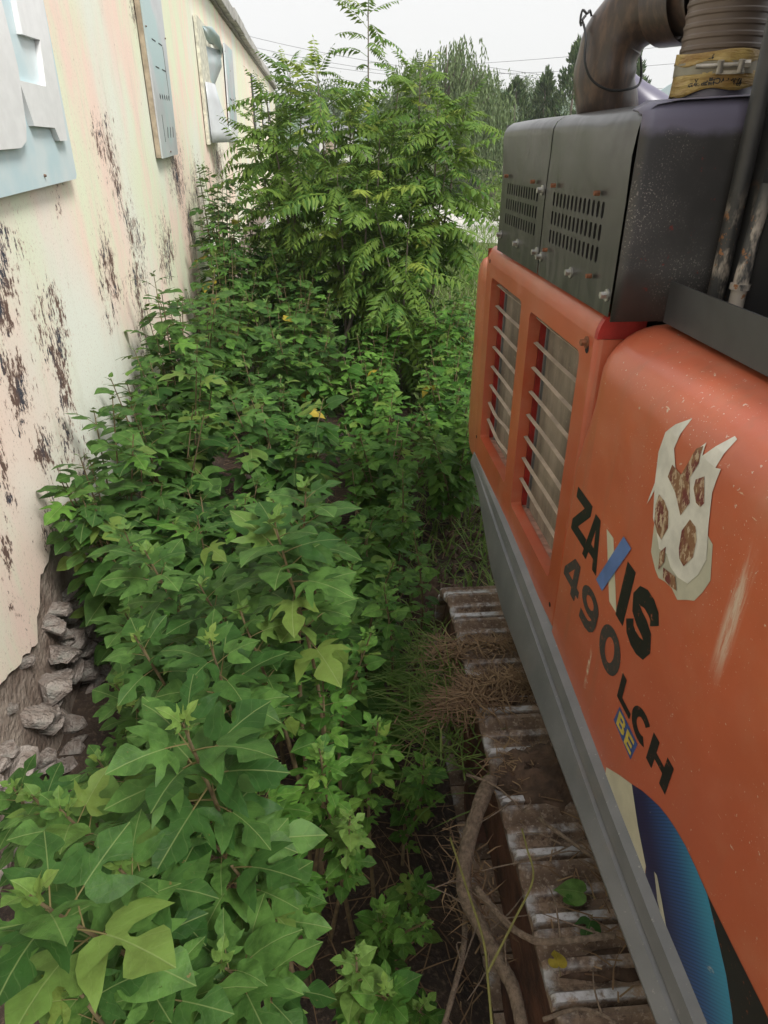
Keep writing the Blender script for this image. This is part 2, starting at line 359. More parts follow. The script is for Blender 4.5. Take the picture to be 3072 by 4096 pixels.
for y0, y1, lab in ((27.2, 28.9, 'dark window opening with a tin sheet ajar beside it behind the fronds'), (33.2, 35.2, 'dark gap and white shutter far along the plaster wall'), (39.6, 41.4, 'last white shutter before the end of the plaster wall')):
    e = board_thing(lab, 'panel', 'window_shutter')
    panel(e, 'opening', [(y0, 2.9), (y0 + .7, 2.9), (y0 + .8, 4.75), (y0 + .1, 4.75)], -.02, .004, M_DARKIN)
    panel(e, 'sheet', [(y0 + .75, 2.9), (y1 + .8, 2.9), (y1 + .8, 4.75), (y0 + .85, 4.75)], 0, .05, M_WHITE)
# ================================================================== EXCAVATOR (z below is measured from lens height, OFF lifts it)
exc = empty('excavator', mat=EX)
tag(exc, 'large orange crawler excavator seen along its flank, black hood and muddy track', 'excavator')
def B(m, name, mat, parent=exc, **kw): return m.build(name, mat, parent, off=OFF, **kw)
# paint: faded orange, scratches, chips, dust
def orange(name, base=(.62, .150, .070), worn=True):
    k = NT(name); n = k.noise(1.6, 5, .6); n2 = k.noise(9, 6, .65); sc = k.noise(24, 5, .7, k.map((1, .9, .25), (.5, 0, 0)))
    z = k.sep()[2]
    c = k.mix(k.ramp(n, .35, .68), tuple(x * .80 for x in base), base)
    c = k.mix(k.math('MULTIPLY', k.ramp(n2, .42, .75), .45), c, (.56, .21, .12))
    c = k.mix(k.math('MULTIPLY', k.ramp(k.noise(3.5, 5, .6, k.map((1, 1, .4))), .5, .75), .22), c, (.50, .30, .20))     # dust film
    c = k.mix(k.math('MULTIPLY', k.ramp(k.noise(.9, 4, .6), .42, .62), .55), c, (.52, .120, .070))
    runs = k.math('MULTIPLY', k.ramp(k.noise(14, 4, .6, k.map((1, 1, .06))), .52, .70), k.ramp(k.noise(1.3, 3), .42, .6)); c = k.mix(k.math('MULTIPLY', runs, .30), c, (.30, .15, .09))
    if worn:
        c = k.mix(k.math('MULTIPLY', k.ramp(k.noise(30, 4, .75, k.map((1, .35, 1.2), (.35, 0, 0))), .67, .72), .8), c, (.70, .52, .38))
        chips = k.math('MAXIMUM', k.ramp(k.noise(60, 3, .7), .67, .70), k.math('MULTIPLY', k.ramp(k.noise(130, 2, .6), .68, .71), k.ramp(k.noise(4, 3), .5, .62))); c = k.mix(k.math('MULTIPLY', chips, .85), c, (.66, .55, .46))
        # long rubbed scuff on the flank
        y = k.sep()[1]
        u = k.math('ABSOLUTE', k.math('SUBTRACT', y, 1.067)); v = k.math('ABSOLUTE', k.math('SUBTRACT', z, H - .86))
        s = k.math('MULTIPLY', k.ramp(u, .035, .004), k.ramp(v, .20, .04))
        s = k.math('MULTIPLY', s, k.ramp(k.noise(26, 6, .75, k.map((1, 2.2, .22))), .36, .60)); c = k.mix(k.math('MULTIPLY', s, .85), c, (.72, .62, .50))
        u2 = k.math('ABSOLUTE', k.math('SUBTRACT', y, 1.67)); v2 = k.math('ABSOLUTE', k.math('SUBTRACT', z, H - 1.53))
        s2 = k.math('MULTIPLY', k.math('MULTIPLY', k.ramp(u2, .012, .003), k.ramp(v2, .1, .03)), k.ramp(k.noise(30, 4), .4, .6)); c = k.mix(s2, c, (.75, .65, .5))
    m = k.fin(c, k.math('ADD', k.math('MULTIPLY', n2, .3), .22), 0, .5)
    k.b.inputs['Coat Weight'].default_value = .35; k.b.inputs['Coat Roughness'].default_value = .25
    k.bump(k.noise(.9, 2), .12, .05); return m
M_ORANGE = orange('orange_paint'); M_DOOR = orange('orange_door_paint', (.56, .108, .043), False); M_RED = simple('red_inner_paint', (.36, .028, .022), .45, var=.3)
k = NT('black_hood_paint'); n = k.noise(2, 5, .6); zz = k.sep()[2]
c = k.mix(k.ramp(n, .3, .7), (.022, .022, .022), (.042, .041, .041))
c = k.mix(k.math('MULTIPLY', k.ramp(k.noise(1.6, 5, .6, k.map((1, 1, 2))), .30, .62), k.ramp(zz, H - .16, H + .0)), c, (.085, .085, .087))  # painted sheen: base colour lightens towards the hood top
dst = k.math('MULTIPLY', k.ramp(k.noise(28, 4, .6, k.map((1, 1, .12))), .4, .7), k.ramp(zz, H - .22, H - .42))
c = k.mix(k.math('MULTIPLY', dst, .25), c, (.22, .20, .18))
c = k.mix(k.ramp(k.noise(70, 3, .7), .72, .75), c, (.2, .08, .04))
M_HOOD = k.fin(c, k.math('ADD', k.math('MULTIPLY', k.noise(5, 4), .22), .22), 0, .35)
k.b.inputs['Coat Weight'].default_value = .15; k.b.inputs['Coat Roughness'].default_value = .18; k.bump(k.noise(3.0, 2, .5, dist=.8), .6, .02)
k = NT('rust_speckled_black'); n = k.noise(60, 5, .7); n2 = k.noise(7, 6, .7)
c = k.mix(k.ramp(k.noise(3, 4), .3, .7), (.035, .034, .034), (.075, .072, .07))
c = k.mix(k.math('MULTIPLY', k.ramp(k.noise(210, 2, .6), .60, .66), k.ramp(k.noise(6, 3), .40, .62)), c, (.24, .22, .20))
c = k.mix(k.math('MULTIPLY', k.ramp(n2, .62, .70), k.ramp(n, .42, .55)), c, (.34, .12, .045))
c = k.mix(k.math('MULTIPLY', k.ramp(k.noise(30, 4, .7), .66, .70), .9), c, (.17, .03, .025))
pz = k.ramp(k.math('ADD', k.sep()[2], k.math('MULTIPLY', k.noise(9, 4), .06)), H + .05, H + .085); c = k.mix(pz, c, (.15, .14, .20)); M_RUSTB = k.fin(c, .36, 0, .6)  # purple-grey sheen of the top edge is mixed into the colour by height
M_DARK = simple('dark_interior', (.012, .012, .012), .9)
M_GREY = simple('grey_skirt_paint', (.155, .16, .165), .42, var=.14, scale=5)
k = NT('skirt_paint'); n = k.noise(4, 5); n2 = k.noise(60, 4, .7)
c = k.mix(k.ramp(n, .3, .7), (.14, .145, .15), (.20, .20, .205)); c = k.mix(k.math('MULTIPLY', k.ramp(n2, .64, .7), .5), c, (.38, .36, .33))
c = k.mix(k.math('MULTIPLY', k.ramp(k.noise(8, 6, .7, k.map((1, .4, 1))), .55, .75), .4), c, (.24, .20, .17)); M_SKIRT = k.fin(c, .45)
M_STEEL = simple('zinc_bolt', (.42, .41, .38), .4, .7, var=.35, scale=60)
M_RUST = simple('rusty_bolt', (.22, .085, .04), .8, var=.4, scale=60)
M_TAN = simple('dusty_slat', (.42, .33, .25), .8, var=.2, scale=9)
k = NT('radiator_screen'); sy = k.sep()[1]; fin = k.math('SINE', k.math('MULTIPLY', sy, 700)); n = k.noise(4, 5, .6, k.map((1, 1.6, .5)))
c = k.mix(k.ramp(n, .3, .72), (.16, .125, .095), (.40, .32, .25)); c = k.mix(k.math('MULTIPLY', k.ramp(fin, -.2, .8), .35), c, (.05, .042, .035))
c = k.mix(k.math('MULTIPLY', k.ramp(k.noise(45, 4, .7), .6, .7), .5), c, (.42, .36, .28)); M_RAD = k.fin(c, .9)

def clean(o, angle=35):
    bm = bmesh.new(); bm.from_mesh(o.data); bm.normal_update(); bmesh.ops.reverse_faces(bm, faces=[f for f in bm.faces if (f.normal.x > .2 if abs(f.normal.x) > .2 else f.normal.z < -.5)])
    bm.to_mesh(o.data); bm.free(); o.data.shade_smooth(); o.data.set_sharp_from_angle(angle=radians(angle)); return o
def ringcell(m, y0, y1, z0, z1, hole, fn):             # rectangle with a hole; fn(y, z, depth) -> point
    n = len(hole); cy = sum(p[0] for p in hole) / n; cz = sum(p[1] for p in hole) / n; ou = []
    for (a, b) in hole:
        dy, dz = a - cy, b - cz; t = 1e9
        if dy > 1e-9: t = min(t, (y1 - cy) / dy)
        if dy < -1e-9: t = min(t, (y0 - cy) / dy)
        if dz > 1e-9: t = min(t, (z1 - cz) / dz)
        if dz < -1e-9: t = min(t, (z0 - cz) / dz)
        ou.append((cy + dy * t, cz + dz * t))
    # snap the four nearest to the corners
    for c_ in ((y0, z0), (y1, z0), (y1, z1), (y0, z1)):
        i = min(range(n), key=lambda i: (ou[i][0] - c_[0]) ** 2 + (ou[i][1] - c_[1]) ** 2); ou[i] = c_
    vs = [fn(*p, 0) for p in ou] + [fn(*p, 0) for p in hole] + [fn(*p, 1) for p in hole]
    fs = []
    for i in range(n):
        j = (i + 1) % n; fs += [(i, j, n + j, n + i), (n + i, n + j, 2 * n + j, 2 * n + i)]
    m.add(vs, fs)
def rrect(y0, y1, z0, z1, r, seg=3):
    p = []
    for cy, cz, a in ((y1 - r, z1 - r, 0), (y0 + r, z1 - r, 90), (y0 + r, z0 + r, 180), (y1 - r, z0 + r, 270)):
        for i in range(seg + 1):
            t = radians(a + 90 * i / seg); p.append((cy + r * cos(t), cz + r * sin(t)))
    return p
# ---- engine hood: two sheet panels with punched slots, end plate, fasteners
hood = empty('engine_hood'); hood.parent = exc
def hoodx(z, y): return .80 + .006 * sin(y * 5) * sstep(-.1, .04, z)
def hood_panel(y0, y1, rows_, ly0, ly1):
    m = MB(); fn = lambda y, z, d: (hoodx(z, y) + .03 * d, y, z)
    zt = rows_[0] + .034; zb = rows_[-1] - .034; nc = 13; py = (ly1 - ly0) / nc
    for zr in rows_:
        for i in range(nc):
            a = ly0 + i * py; ringcell(m, a, a + py, zr - .031 if zr != rows_[-1] else zb, zr + .031 if zr != rows_[0] else zt,
                                       rrect(a + py * .24, a + py * .76, zr - .024, zr + .024, py * .25, 2), fn)
    for (a, b, c_, d) in ((y0, ly0, zb, zt), (ly1, y1, zb, zt)): m.grid([[fn(a, c_, 0), fn(b, c_, 0)], [fn(a, d, 0), fn(b, d, 0)]])
    Y = [lerp(y0, y1, i / 14) for i in range(15)]
    m.grid([[fn(y, z, 0) for y in Y] for z in (-.44, -.38, zb)])
    prof = [(.80, zt), (.80, -.02), (.80, .04), (.803, .062), (.815, .083), (.84, .098), (.90, .108), (1.1, .118), (1.5, .135), (2.3, .15)]
    m.grid([[(x + (hoodx(z, y) - .8) + .012 * ns(y * 3, z * 6) * sstep(-.08, 0, z) * (1 if x < 1 else 0), y, z) for y in Y] for x, z in prof])
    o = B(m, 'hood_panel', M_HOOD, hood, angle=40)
    clean(o, 40)
    return o
R3 = (-.163, -.225, -.287)
hood_panel(1.962, 2.727, R3, 2.105, 2.64); hood_panel(2.739, 3.46, R3, 2.82, 3.355)
m = MB(); m.box(.84, 2.2, 2.0, 3.44, -.42, .06); B(m, 'hood_lining', M_DARK, hood)
m = MB(); m.grid([[(x, yo + .006 * ns(x * 5, z * 5), z + (max(0, x - .84) * .055 if z > .05 else 0) - (.02 if x < .82 and z > .08 else 0)) for x in (.806, .84, .9, 1.0, 1.1, 1.2, 1.35, 1.5, 2.2)] for z, yo in ((-.452, 1.955), (-.3, 1.955), (-.15, 1.955), (0, 1.955), (.055, 1.955), (.08, 1.960), (.097, 1.972), (.106, 1.995), (.110, 2.03))])
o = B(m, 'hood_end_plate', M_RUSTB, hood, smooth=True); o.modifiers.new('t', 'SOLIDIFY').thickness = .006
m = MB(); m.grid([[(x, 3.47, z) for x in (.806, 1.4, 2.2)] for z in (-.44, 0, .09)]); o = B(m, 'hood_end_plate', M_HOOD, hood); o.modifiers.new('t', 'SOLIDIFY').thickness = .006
def bolt(y, z, r, mat, parent, washer=True, x=.80, wm=None):
    m = MB(); 
    if washer: m.tube([(x, y, z), (x - .005, y, z)], r * 1.55, 14)
    m.tube([(x - .005, y, z), (x - .022, y, z)], [r, r * .94], 6); B(m, 'bolt', mat, parent, angle=35)
for y, z in ((3.40, -.364), (3.08, -.366), (2.77, -.362), (2.70, -.370), (2.335, -.371), (1.992, -.382), (2.775, -.142)): bolt(y, z, .0115, M_STEEL, hood)
for y, z in ((2.603, -.118), (2.158, -.119), (2.881, -.117), (3.33, -.112), (2.62, -.335), (2.13, -.35)): bolt(y, z, .008, M_RUST, hood, False)
# ---- radiator door with two barred openings
door = empty('radiator_door'); door.parent = exc
m = MB(); fn = lambda y, z, d: (.80 + .05 * d, y, z)
OP = [(2.15, 2.782, -1.495, -.592), (2.925, 3.535, -1.455, -.580)]
ringcell(m, 2.045, 2.85, -1.64, -.52, rrect(*OP[0], .028), fn); ringcell(m, 2.85, 3.66, -1.64, -.52, rrect(*OP[1], .028), fn)
Y = [2.045, 2.85, 3.66]
m.grid([[(.80 + .045 * (1 - cos(t)), y, -.52 + .075 * sin(t)) for y in Y] for t in (0, .3, .6, .9, 1.2, 1.5)])
m.grid([[(.845, y, -.445) for y in Y], [(1.1, y, -.445) for y in Y]])
arc = [(.80 + .03 * (1 - cos(t)), 2.045 - .03 * sin(t)) for t in (0, .4, .8, 1.2, 1.57)] + [(.87, 2.015)]
m.grid([[(x, y, z) for z in (-1.64, -.52)] for x, y in arc])
arc = [(.80 + .03 * (1 - cos(t)), 3.66 + .03 * sin(t)) for t in (0, .4, .8, 1.2, 1.57)] + [(.87, 3.69)]
m.grid([[(x, y, z) for z in (-1.64, -.46)] for x, y in arc])
m.grid([[(x, 2.0155, z) for z in (-1.64, -.52)] for x in (.83, .88)])
clean(B(m, 'door_frame', M_DOOR, door, angle=35))
m = MB(); cap = [(.80 + .045 * (1 - cos(t)), -.52 + .075 * sin(t)) for t in (0, .3, .6, .9, 1.2, 1.5)] + [(.95, -.446), (.95, -.52)]; m.prism(cap, lambda p: (p[0], 2.044, p[1]), lambda p: (p[0], 2.02, p[1])); B(m, 'door_end_cap', M_RED, door)
for (y0, y1, z0, z1) in OP:
    m = MB(); m.box(.852, .934, y1 - .004, y1 + .02, z0 - .02, z1 + .02); B(m, 'reveal', M_RED, door); m = MB(); m.box(.852, .934, y0 - .02, y0 + .004, z0 - .02, z1 + .02); B(m, 'reveal', M_RED, door)
    m = MB(); m.box(.8505, .935, y0 + .004, y1 - .004, z0 - .03, z0 - .004); B(m, 'sill', simple('dusty_pink_sill', (.46, .25, .19), .85, var=.3, scale=30), door)
    m = MB(); m.box(.878, .935, y0 - .03, y1 + .03, z0 - .03, z1 + .05); B(m, 'radiator_screen', M_RAD, door)
    m = MB(); m.box(.868, .878, y1 - .045, y1 - .03, z0, z1); B(m, 'screen_edge', M_GREY, door)
for oi, (y0, y1, z0, z1) in enumerate(OP):
    for i in range(8):
        z = -.618 - .1055 * i; m = MB(); N = 10; rows_ = [[], [], [], []]
        for j in range(N + 1):
            t = j / N; y = lerp(y0 + .004, y1 - .004, t); wob = .012 * sin(t * 7 + i) * (1 if (oi == 1 and i >= 6) else .12)
            for q, (x, dz) in enumerate(((.828, 0), (.843, .004), (.843, .002), (.828, -.003))): rows_[q].append((x, y, z + dz + wob))
        m.grid(rows_ + [rows_[0]]); B(m, 'slat', M_TAN, door)
bolt(2.097, -.548, .0125, M_RUST, door); m = MB(); m.tube([(.799, 2.09, -.565), (.7985, 2.09, -.565)], .016, 16); B(m, 'slot_hole', M_DARK, door)
for y, z in ((3.60, -.512), (3.625, -1.49), (2.093, -1.577)): m = MB(); m.tube([(.7995, y, z), (.7985, y, z)], .010, 12); B(m, 'screw_hole', M_DARK, door)
# ---- flank panel
RX, RZ, ZB = .17, .155, -.615
def panelx(y, z):
    x = .80
    if z > ZB: x += RX * (1 - sqrt(max(0, 1 - min(1, (z - ZB) / RZ) ** 2)))
    if y > 1.90: x += .08 * (1 - sqrt(max(0, 1 - ((y - 1.90) / .1335) ** 2))) * sstep(-.95, -.6, z)
    return x
m = MB(); Y = [.1, .3, .5, .7, .9, 1.1, 1.3, 1.5, 1.7, 1.8, 1.86] + [1.90 + .132 * sin(t * pi / 2 / 7) for t in range(8)]
Z = [-1.80, -1.7, -1.5, -1.3, -1.1, -.95, -.85, -.75, -.68, ZB] + [ZB + RZ * sin(t * pi / 2 / 9) for t in range(1, 10)]
rows_ = []
for z in Z: rows_.append([(panelx(y, z), y, z - (.035 * (1 - sqrt(max(0, 1 - ((y - 1.90) / .1335) ** 2))) * sstep(-.8, -.5, z) if y > 1.9 else 0)) for y in Y])
top = rows_[-1]; rows_.append([(1.3, p[1], p[2] + .01) for p in top]); rows_.append([(2.4, p[1], p[2] + .03) for p in top])
m.grid(rows_); m.grid([[(p[0], p[1], p[2]) for p in (r[-1] for r in rows_)], [(p[0] + .1, p[1] + .0, p[2]) for p in (r[-1] for r in rows_)]])
panelo = B(m, 'flank_panel', M_ORANGE, exc, angle=50)
m = MB(); m.box(.90, 2.9, .1, 2.0, -1.78, -.56); m.box(.98, 2.9, 2.02, 3.7, -1.7, -.47); B(m, 'body_core', M_DARK)
# ---- decals on the flank panel
def decal(name, loops, mat, eps=.0012, cuts=0, parent=panelo):
    vs = [p for l in loops for p in l]; tris = tessellate_polygon([[Vector((a, b, 0)) for a, b in l] for l in loops])
    bm = bmesh.new(); bv = [bm.verts.new((0, a, b)) for a, b in vs]
    for t in tris:
        try: bm.faces.new([bv[i] for i in t])
        except ValueError: pass
    if cuts:
        bmesh.ops.subdivide_edges(bm, edges=bm.edges[:], cuts=cuts, use_grid_fill=True)
    for v in bm.verts: v.co.x = panelx(v.co.y, v.co.z) - eps; v.co.z += H
    bmesh.ops.recalc_face_normals(bm, faces=bm.faces[:])
    me = bpy.data.meshes.new(name); bm.to_mesh(me); bm.free(); me.materials.append(mat); return link(name, me, parent)
k = NT('black_vinyl'); M_VINYL = k.fin(k.mix(k.math('MULTIPLY', k.ramp(k.noise(45, 5, .75), .60, .68), .8), (.018, .018, .018), (.42, .11, .05)), .4)
k = NT('grey_worn_vinyl'); M_VINYLW = k.fin(k.mix(k.math('MULTIPLY', k.ramp(k.noise(55, 5, .75), .55, .68), .7), (.055, .05, .048), (.40, .13, .07)), .5)
M_CREAM = simple('cream_vinyl', (.62, .58, .44), .45, var=.08); M_TAPE = simple('blue_tape', (.12, .20, .46), .5, var=.15)
M_YEL = simple('yellow_vinyl', (.60, .46, .08), .5, var=.15, scale=40); M_BLUEV = simple('blue_vinyl', (.05, .09, .28), .5, var=.2, scale=40)
def ribbon(path, wd):
    L, R = [], []
    for i, p in enumerate(path):
        a = path[max(0, i - 1)]; b = path[min(len(path) - 1, i + 1)]; dx, dy = b[0] - a[0], b[1] - a[1]; l_ = sqrt(dx * dx + dy * dy)
        L.append((p[0] - dy / l_ * wd / 2, p[1] + dx / l_ * wd / 2)); R.append((p[0] + dy / l_ * wd / 2, p[1] - dx / l_ * wd / 2))
    return [L + R[::-1]]
def ell(cx, cy, rx, ry, a0=0, a1=360, n=20): return [(cx + rx * cos(radians(lerp(a0, a1, i / n))), cy + ry * sin(radians(lerp(a0, a1, i / n)))) for i in range(n + (0 if a1 - a0 == 360 else 1))]
GL = {
 'Z': [[(0, 1), (1, 1), (1, .76), (.40, .24), (1, .24), (1, 0), (0, 0), (0, .24), (.60, .76), (0, .76)]],
 'A': [[(0, 0), (.34, 1), (.66, 1), (1, 0), (.73, 0), (.66, .2), (.34, .2), (.27, 0)], [(.40, .40), (.60, .40), (.5, .74)]],
 'I': [[(0, 0), (0, 1), (1, 1), (1, 0)]],
 'S': ribbon([(.92, .70), (.84, .82), (.68, .875), (.45, .885), (.24, .82), (.14, .70), (.2, .58), (.4, .51), (.62, .48), (.8, .42), (.87, .29), (.78, .17), (.58, .115), (.36, .115), (.18, .17), (.09, .31)], .30),
 '4': [[(.50, 1), (.84, 1), (.84, .40), (1, .40), (1, .2), (.84, .2), (.84, 0), (.56, 0), (.56, .2), (0, .2), (0, .42)], [(.56, .42), (.56, .74), (.28, .42)]],
 '0': [ell(.5, .5, .5, .5, 0, 360, 24), ell(.5, .5, .21, .28, 0, 360, 24)],
 '9o': [ell(.5, .68, .5, .32, 0, 360, 22), ell(.5, .68, .22, .14, 0, 360, 22)],
 '9t': ribbon([(.87, .62), (.87, .45), (.82, .28), (.68, .16), (.46, .11), (.1, .13)], .25),
 'L': [[(0, 0), (0, 1), (.32, 1), (.32, .24), (1, .24), (1, 0)]],
 'C': ribbon(ell(.52, .5, .39, .39, 50, 310, 18), .28),
 'H': [[(0, 0), (0, 1), (.3, 1), (.3, .62), (.7, .62), (.7, 1), (1, 1), (1, 0), (.7, 0), (.7, .38), (.3, .38), (.3, 0)]],
 'B': [[(0, 0), (0, 1), (.7, 1), (.92, .88), (.92, .62), (.8, .52), (1, .4), (1, .12), (.78, 0)], [(.3, .6), (.62, .6), (.66, .7), (.62, .8), (.3, .8)], [(.3, .2), (.66, .2), (.7, .3), (.66, .42), (.3, .42)]],
 'E': [[(0, 0), (0, 1), (1, 1), (1, .78), (.32, .78), (.32, .61), (.9, .61), (.9, .39), (.32, .39), (.32, .22), (1, .22), (1, 0)]]}
def letter(ch, ya, yb, zb, zt, mat, eps=.0012, sh=.05, drop=.03):     # reads towards the cab: ya (far) to yb (near)
    loops = [[(lerp(ya, yb, u) - (v - .5) * sh * (zt - zb), lerp(zb, zt, v) - drop * (ya - lerp(ya, yb, u)) * .3) for u, v in l] for l in GL[ch]]
    decal('letter', loops, mat, eps)
letter('Z', 1.992, 1.850, -1.175, -1.008, M_VINYL); letter('A', 1.862, 1.728, -1.200, -1.018, M_VINYL)
decal('cream_stroke', [[(1.717, -1.018), (1.661, -1.018), (1.552, -1.212), (1.611, -1.212)]], M_CREAM, .0012)
decal('blue_tape', [[(1.597, -.974), (1.540, -.980), (1.667, -1.213), (1.723, -1.207)]], M_TAPE, .003)
letter('I', 1.553, 1.496, -1.220, -1.027, M_VINYL); letter('S', 1.482, 1.330, -1.228, -1.035, M_VINYL)
letter('4', 1.998, 1.838, -1.398, -1.250, M_VINYLW); letter('9o', 1.818, 1.665, -1.415, -1.262, M_VINYLW); letter('9t', 1.818, 1.665, -1.415, -1.262, M_VINYLW, .0018)
letter('0', 1.628, 1.470, -1.428, -1.268, M_VINYLW); letter('L', 1.446, 1.352, -1.440, -1.345, M_VINYL); letter('C', 1.348, 1.232, -1.447, -1.350, M_VINYL); letter('H', 1.228, 1.110, -1.456, -1.355, M_VINYL)
decal('label_patch', [[(1.420, -1.455), (1.284, -1.463), (1.300, -1.543), (1.437, -1.526)]], M_BLUEV, .001)
letter('B', 1.415, 1.362, -1.520, -1.465, M_YEL, .002); letter('E', 1.352, 1.302, -1.530, -1.472, M_YEL, .002)
# torn emblem sticker
M_STK = simple('torn_white_sticker', (.68, .66, .60), .5, var=.12, scale=18)
M_STKG = simple('sticker_backing', (.50, .48, .38), .6, var=.1, scale=10)
k = NT('scraped_sticker'); M_SCR = k.fin(k.mix(k.ramp(k.noise(60, 5, .7, k.map((1, 1, .5), (.6, 0, 0))), .5, .58), k.mix(k.ramp(k.noise(18, 3), .45, .55), (.16, .035, .03), (.24, .12, .06)), (.50, .38, .26)), .7)
decal('sticker_backing', [[(1.455, -.83), (1.437, -.926), (1.40, -.955), (1.374, -.966), (1.34, -.955), (1.306, -.950), (1.27, -.96), (1.236, -.935), (1.205, -.915), (1.184, -.877), (1.168, -.834), (1.194, -.757), (1.25, -.74), (1.40, -.76)]], M_STKG, .0010, 1)
decal('sticker', [[(1.413, -.550), (1.459, -.582), (1.491, -.615), (1.504, -.672), (1.491, -.748), (1.462, -.84), (1.43, -.862), (1.40, -.895), (1.36, -.885), (1.33, -.905), (1.29, -.908), (1.245, -.895), (1.215, -.85), (1.20, -.80), (1.225, -.726), (1.242, -.655), (1.235, -.596), (1.254, -.602), (1.244, -.533), (1.257, -.531), (1.313, -.600), (1.320, -.571), (1.345, -.604), (1.375, -.680), (1.406, -.679), (1.435, -.634)]], M_STK, .0020, 1)
decal('sticker_spike', [[(1.490, -.752), (1.509, -.825), (1.496, -.80), (1.484, -.77)]], M_STK, .0020, 1)
for pts in ([(1.456, -.768), (1.425, -.77), (1.395, -.785), (1.380, -.822), (1.398, -.867), (1.425, -.862), (1.449, -.845), (1.461, -.80)],
            [(1.297, -.752), (1.268, -.756), (1.252, -.78), (1.249, -.825), (1.276, -.867), (1.300, -.862), (1.313, -.84), (1.319, -.795)],
            [(1.425, -.672), (1.377, -.677), (1.355, -.629), (1.342, -.595), (1.322, -.580), (1.317, -.620), (1.338, -.666), (1.314, -.718), (1.339, -.765), (1.384, -.727), (1.433, -.708)],
            [(1.283, -.636), (1.259, -.690), (1.270, -.706), (1.290, -.705), (1.313, -.680), (1.313, -.658)],
            [(1.392, -.90), (1.37, -.87), (1.362, -.91), (1.38, -.945)], [(1.36, -.925), (1.30, -.912), (1.28, -.94), (1.31, -.948), (1.35, -.95)]):
    decal('scraped_patch', [pts], M_SCR, .0030, 1)
# swoosh decal: cream, striped blue, black
k = NT('striped_blue_vinyl'); o_ = k.sep(); gg = k.math('ADD', k.math('MULTIPLY', k.math('SUBTRACT', 1.27, o_[1]), .95), k.math('MULTIPLY', k.math('SUBTRACT', o_[2], H - 1.64), 1.2))
st = k.math('SINE', k.math('ADD', k.math('MULTIPLY', o_[1], 620), k.math('MULTIPLY', o_[2], 480)))
c = k.mix(k.ramp(gg, .10, .36), (.022, .018, .075), (.035, .10, .28)); c = k.mix(k.ramp(gg, .30, .56), c, (.055, .28, .44))
c = k.mix(k.math('MULTIPLY', k.math('MULTIPLY', k.ramp(st, .0, .6), k.ramp(gg, .62, .25)), .55), c, (.012, .012, .04))
c = k.mix(k.math('MULTIPLY', k.ramp(k.noise(14, 6, .7), .66, .70), .8), c, (.42, .42, .44)); M_SWOOSH = k.fin(c, .38)
decal('swoosh_cream', [[(1.418, -1.710), (1.34, -1.652), (1.264, -1.601), (1.187, -1.677), (1.105, -1.737), (1.09, -1.80), (1.405, -1.80)]], M_CREAM, .0012)
decal('swoosh_blue', [[(1.264, -1.601), (1.21, -1.562), (1.165, -1.536), (1.12, -1.512), (1.077, -1.497), (1.03, -1.487), (.988, -1.483), (.93, -1.487), (.874, -1.495), (.821, -1.532), (.750, -1.583), (.697, -1.640), (.60, -1.80), (1.085, -1.80), (1.103, -1.737), (1.187, -1.677)]], M_SWOOSH, .0012)
decal('swoosh_black', [[(.873, -1.495), (.76, -1.498), (.649, -1.500), (.45, -1.52), (.45, -1.80), (.597, -1.80), (.696, -1.640), (.749, -1.583), (.820, -1.532)]], M_VINYL, .0012)
decal('swoosh_tear', [[(1.065, -1.70), (1.05, -1.695), (1.0, -1.735), (.955, -1.775), (.965, -1.79), (1.02, -1.755)]], M_STKG, .0020)
# ---- skirt channel below
def skirt_prof(y):
    zt = lerp(-1.60, -1.775, sstep(2.9, .75, y)); t = sstep(2.5, 3.7, y)
    return [(.84, zt + .03), (.803, zt + .002), (.797, zt - .002), (lerp(.772, .795, t), zt - .012), (lerp(.762, .79, t), lerp(zt - .06, zt - .03, t)),
            (lerp(.770, .788, t), lerp(zt - .072, zt - .036, t)), (lerp(.752, .786, t), lerp(zt - .075, zt - .04, t)), (lerp(.722, .78, t), lerp(-1.875, -1.665, t)), (lerp(.728, .785, t), lerp(-1.90, -1.69, t)), (.86, lerp(-1.91, -1.75, t))]
m = MB(); Y = [.1, .5, .75, 1, 1.3, 1.6, 1.9, 2.2, 2.5, 2.8, 3.1, 3.35, 3.55, 3.66, 3.71]
m.grid([[(x + (.0 if y < 3.69 else .03), y, z) for x, z in skirt_prof(y)] for y in Y]); m.add([(x + .03, 3.71, z) for x, z in skirt_prof(3.71)], [tuple(range(10))])
B(m, 'side_skirt', M_SKIRT, exc, angle=25)
m = MB(); m.box(.86, 2.9, -.4, 3.72, -1.93, -1.76); B(m, 'deck_underside', M_DARK)
# ---- counterweight
m = MB(); rows_ = []
for z, ins in [(-1.72, .01), (-1.6, 0), (-.66, 0), (-.60, .010), (-.57, .028), (-.553, .06), (-.545, .2)]:
    rows_.append([(.83 + ins + .10 * (1 - cos(t)), 3.80 - .10 + .10 * (1 - sin(t)) if False else 3.72 + .0 * t, z) for t in (0,)] +
                 [(.83 + ins, 3.735, z), (.83 + ins, 3.98, z), (.845 + ins, 4.10, z), (.90 + ins, 4.22, z), (1.1 + ins, 4.38, z), (2.6, 4.5, z)])
rows_ = [[(r[0][0] + .06, 3.722, r[0][2])] + r[1:] for r in rows_]
m.grid(rows_); B(m, 'counterweight', M_ORANGE, exc, angle=50)
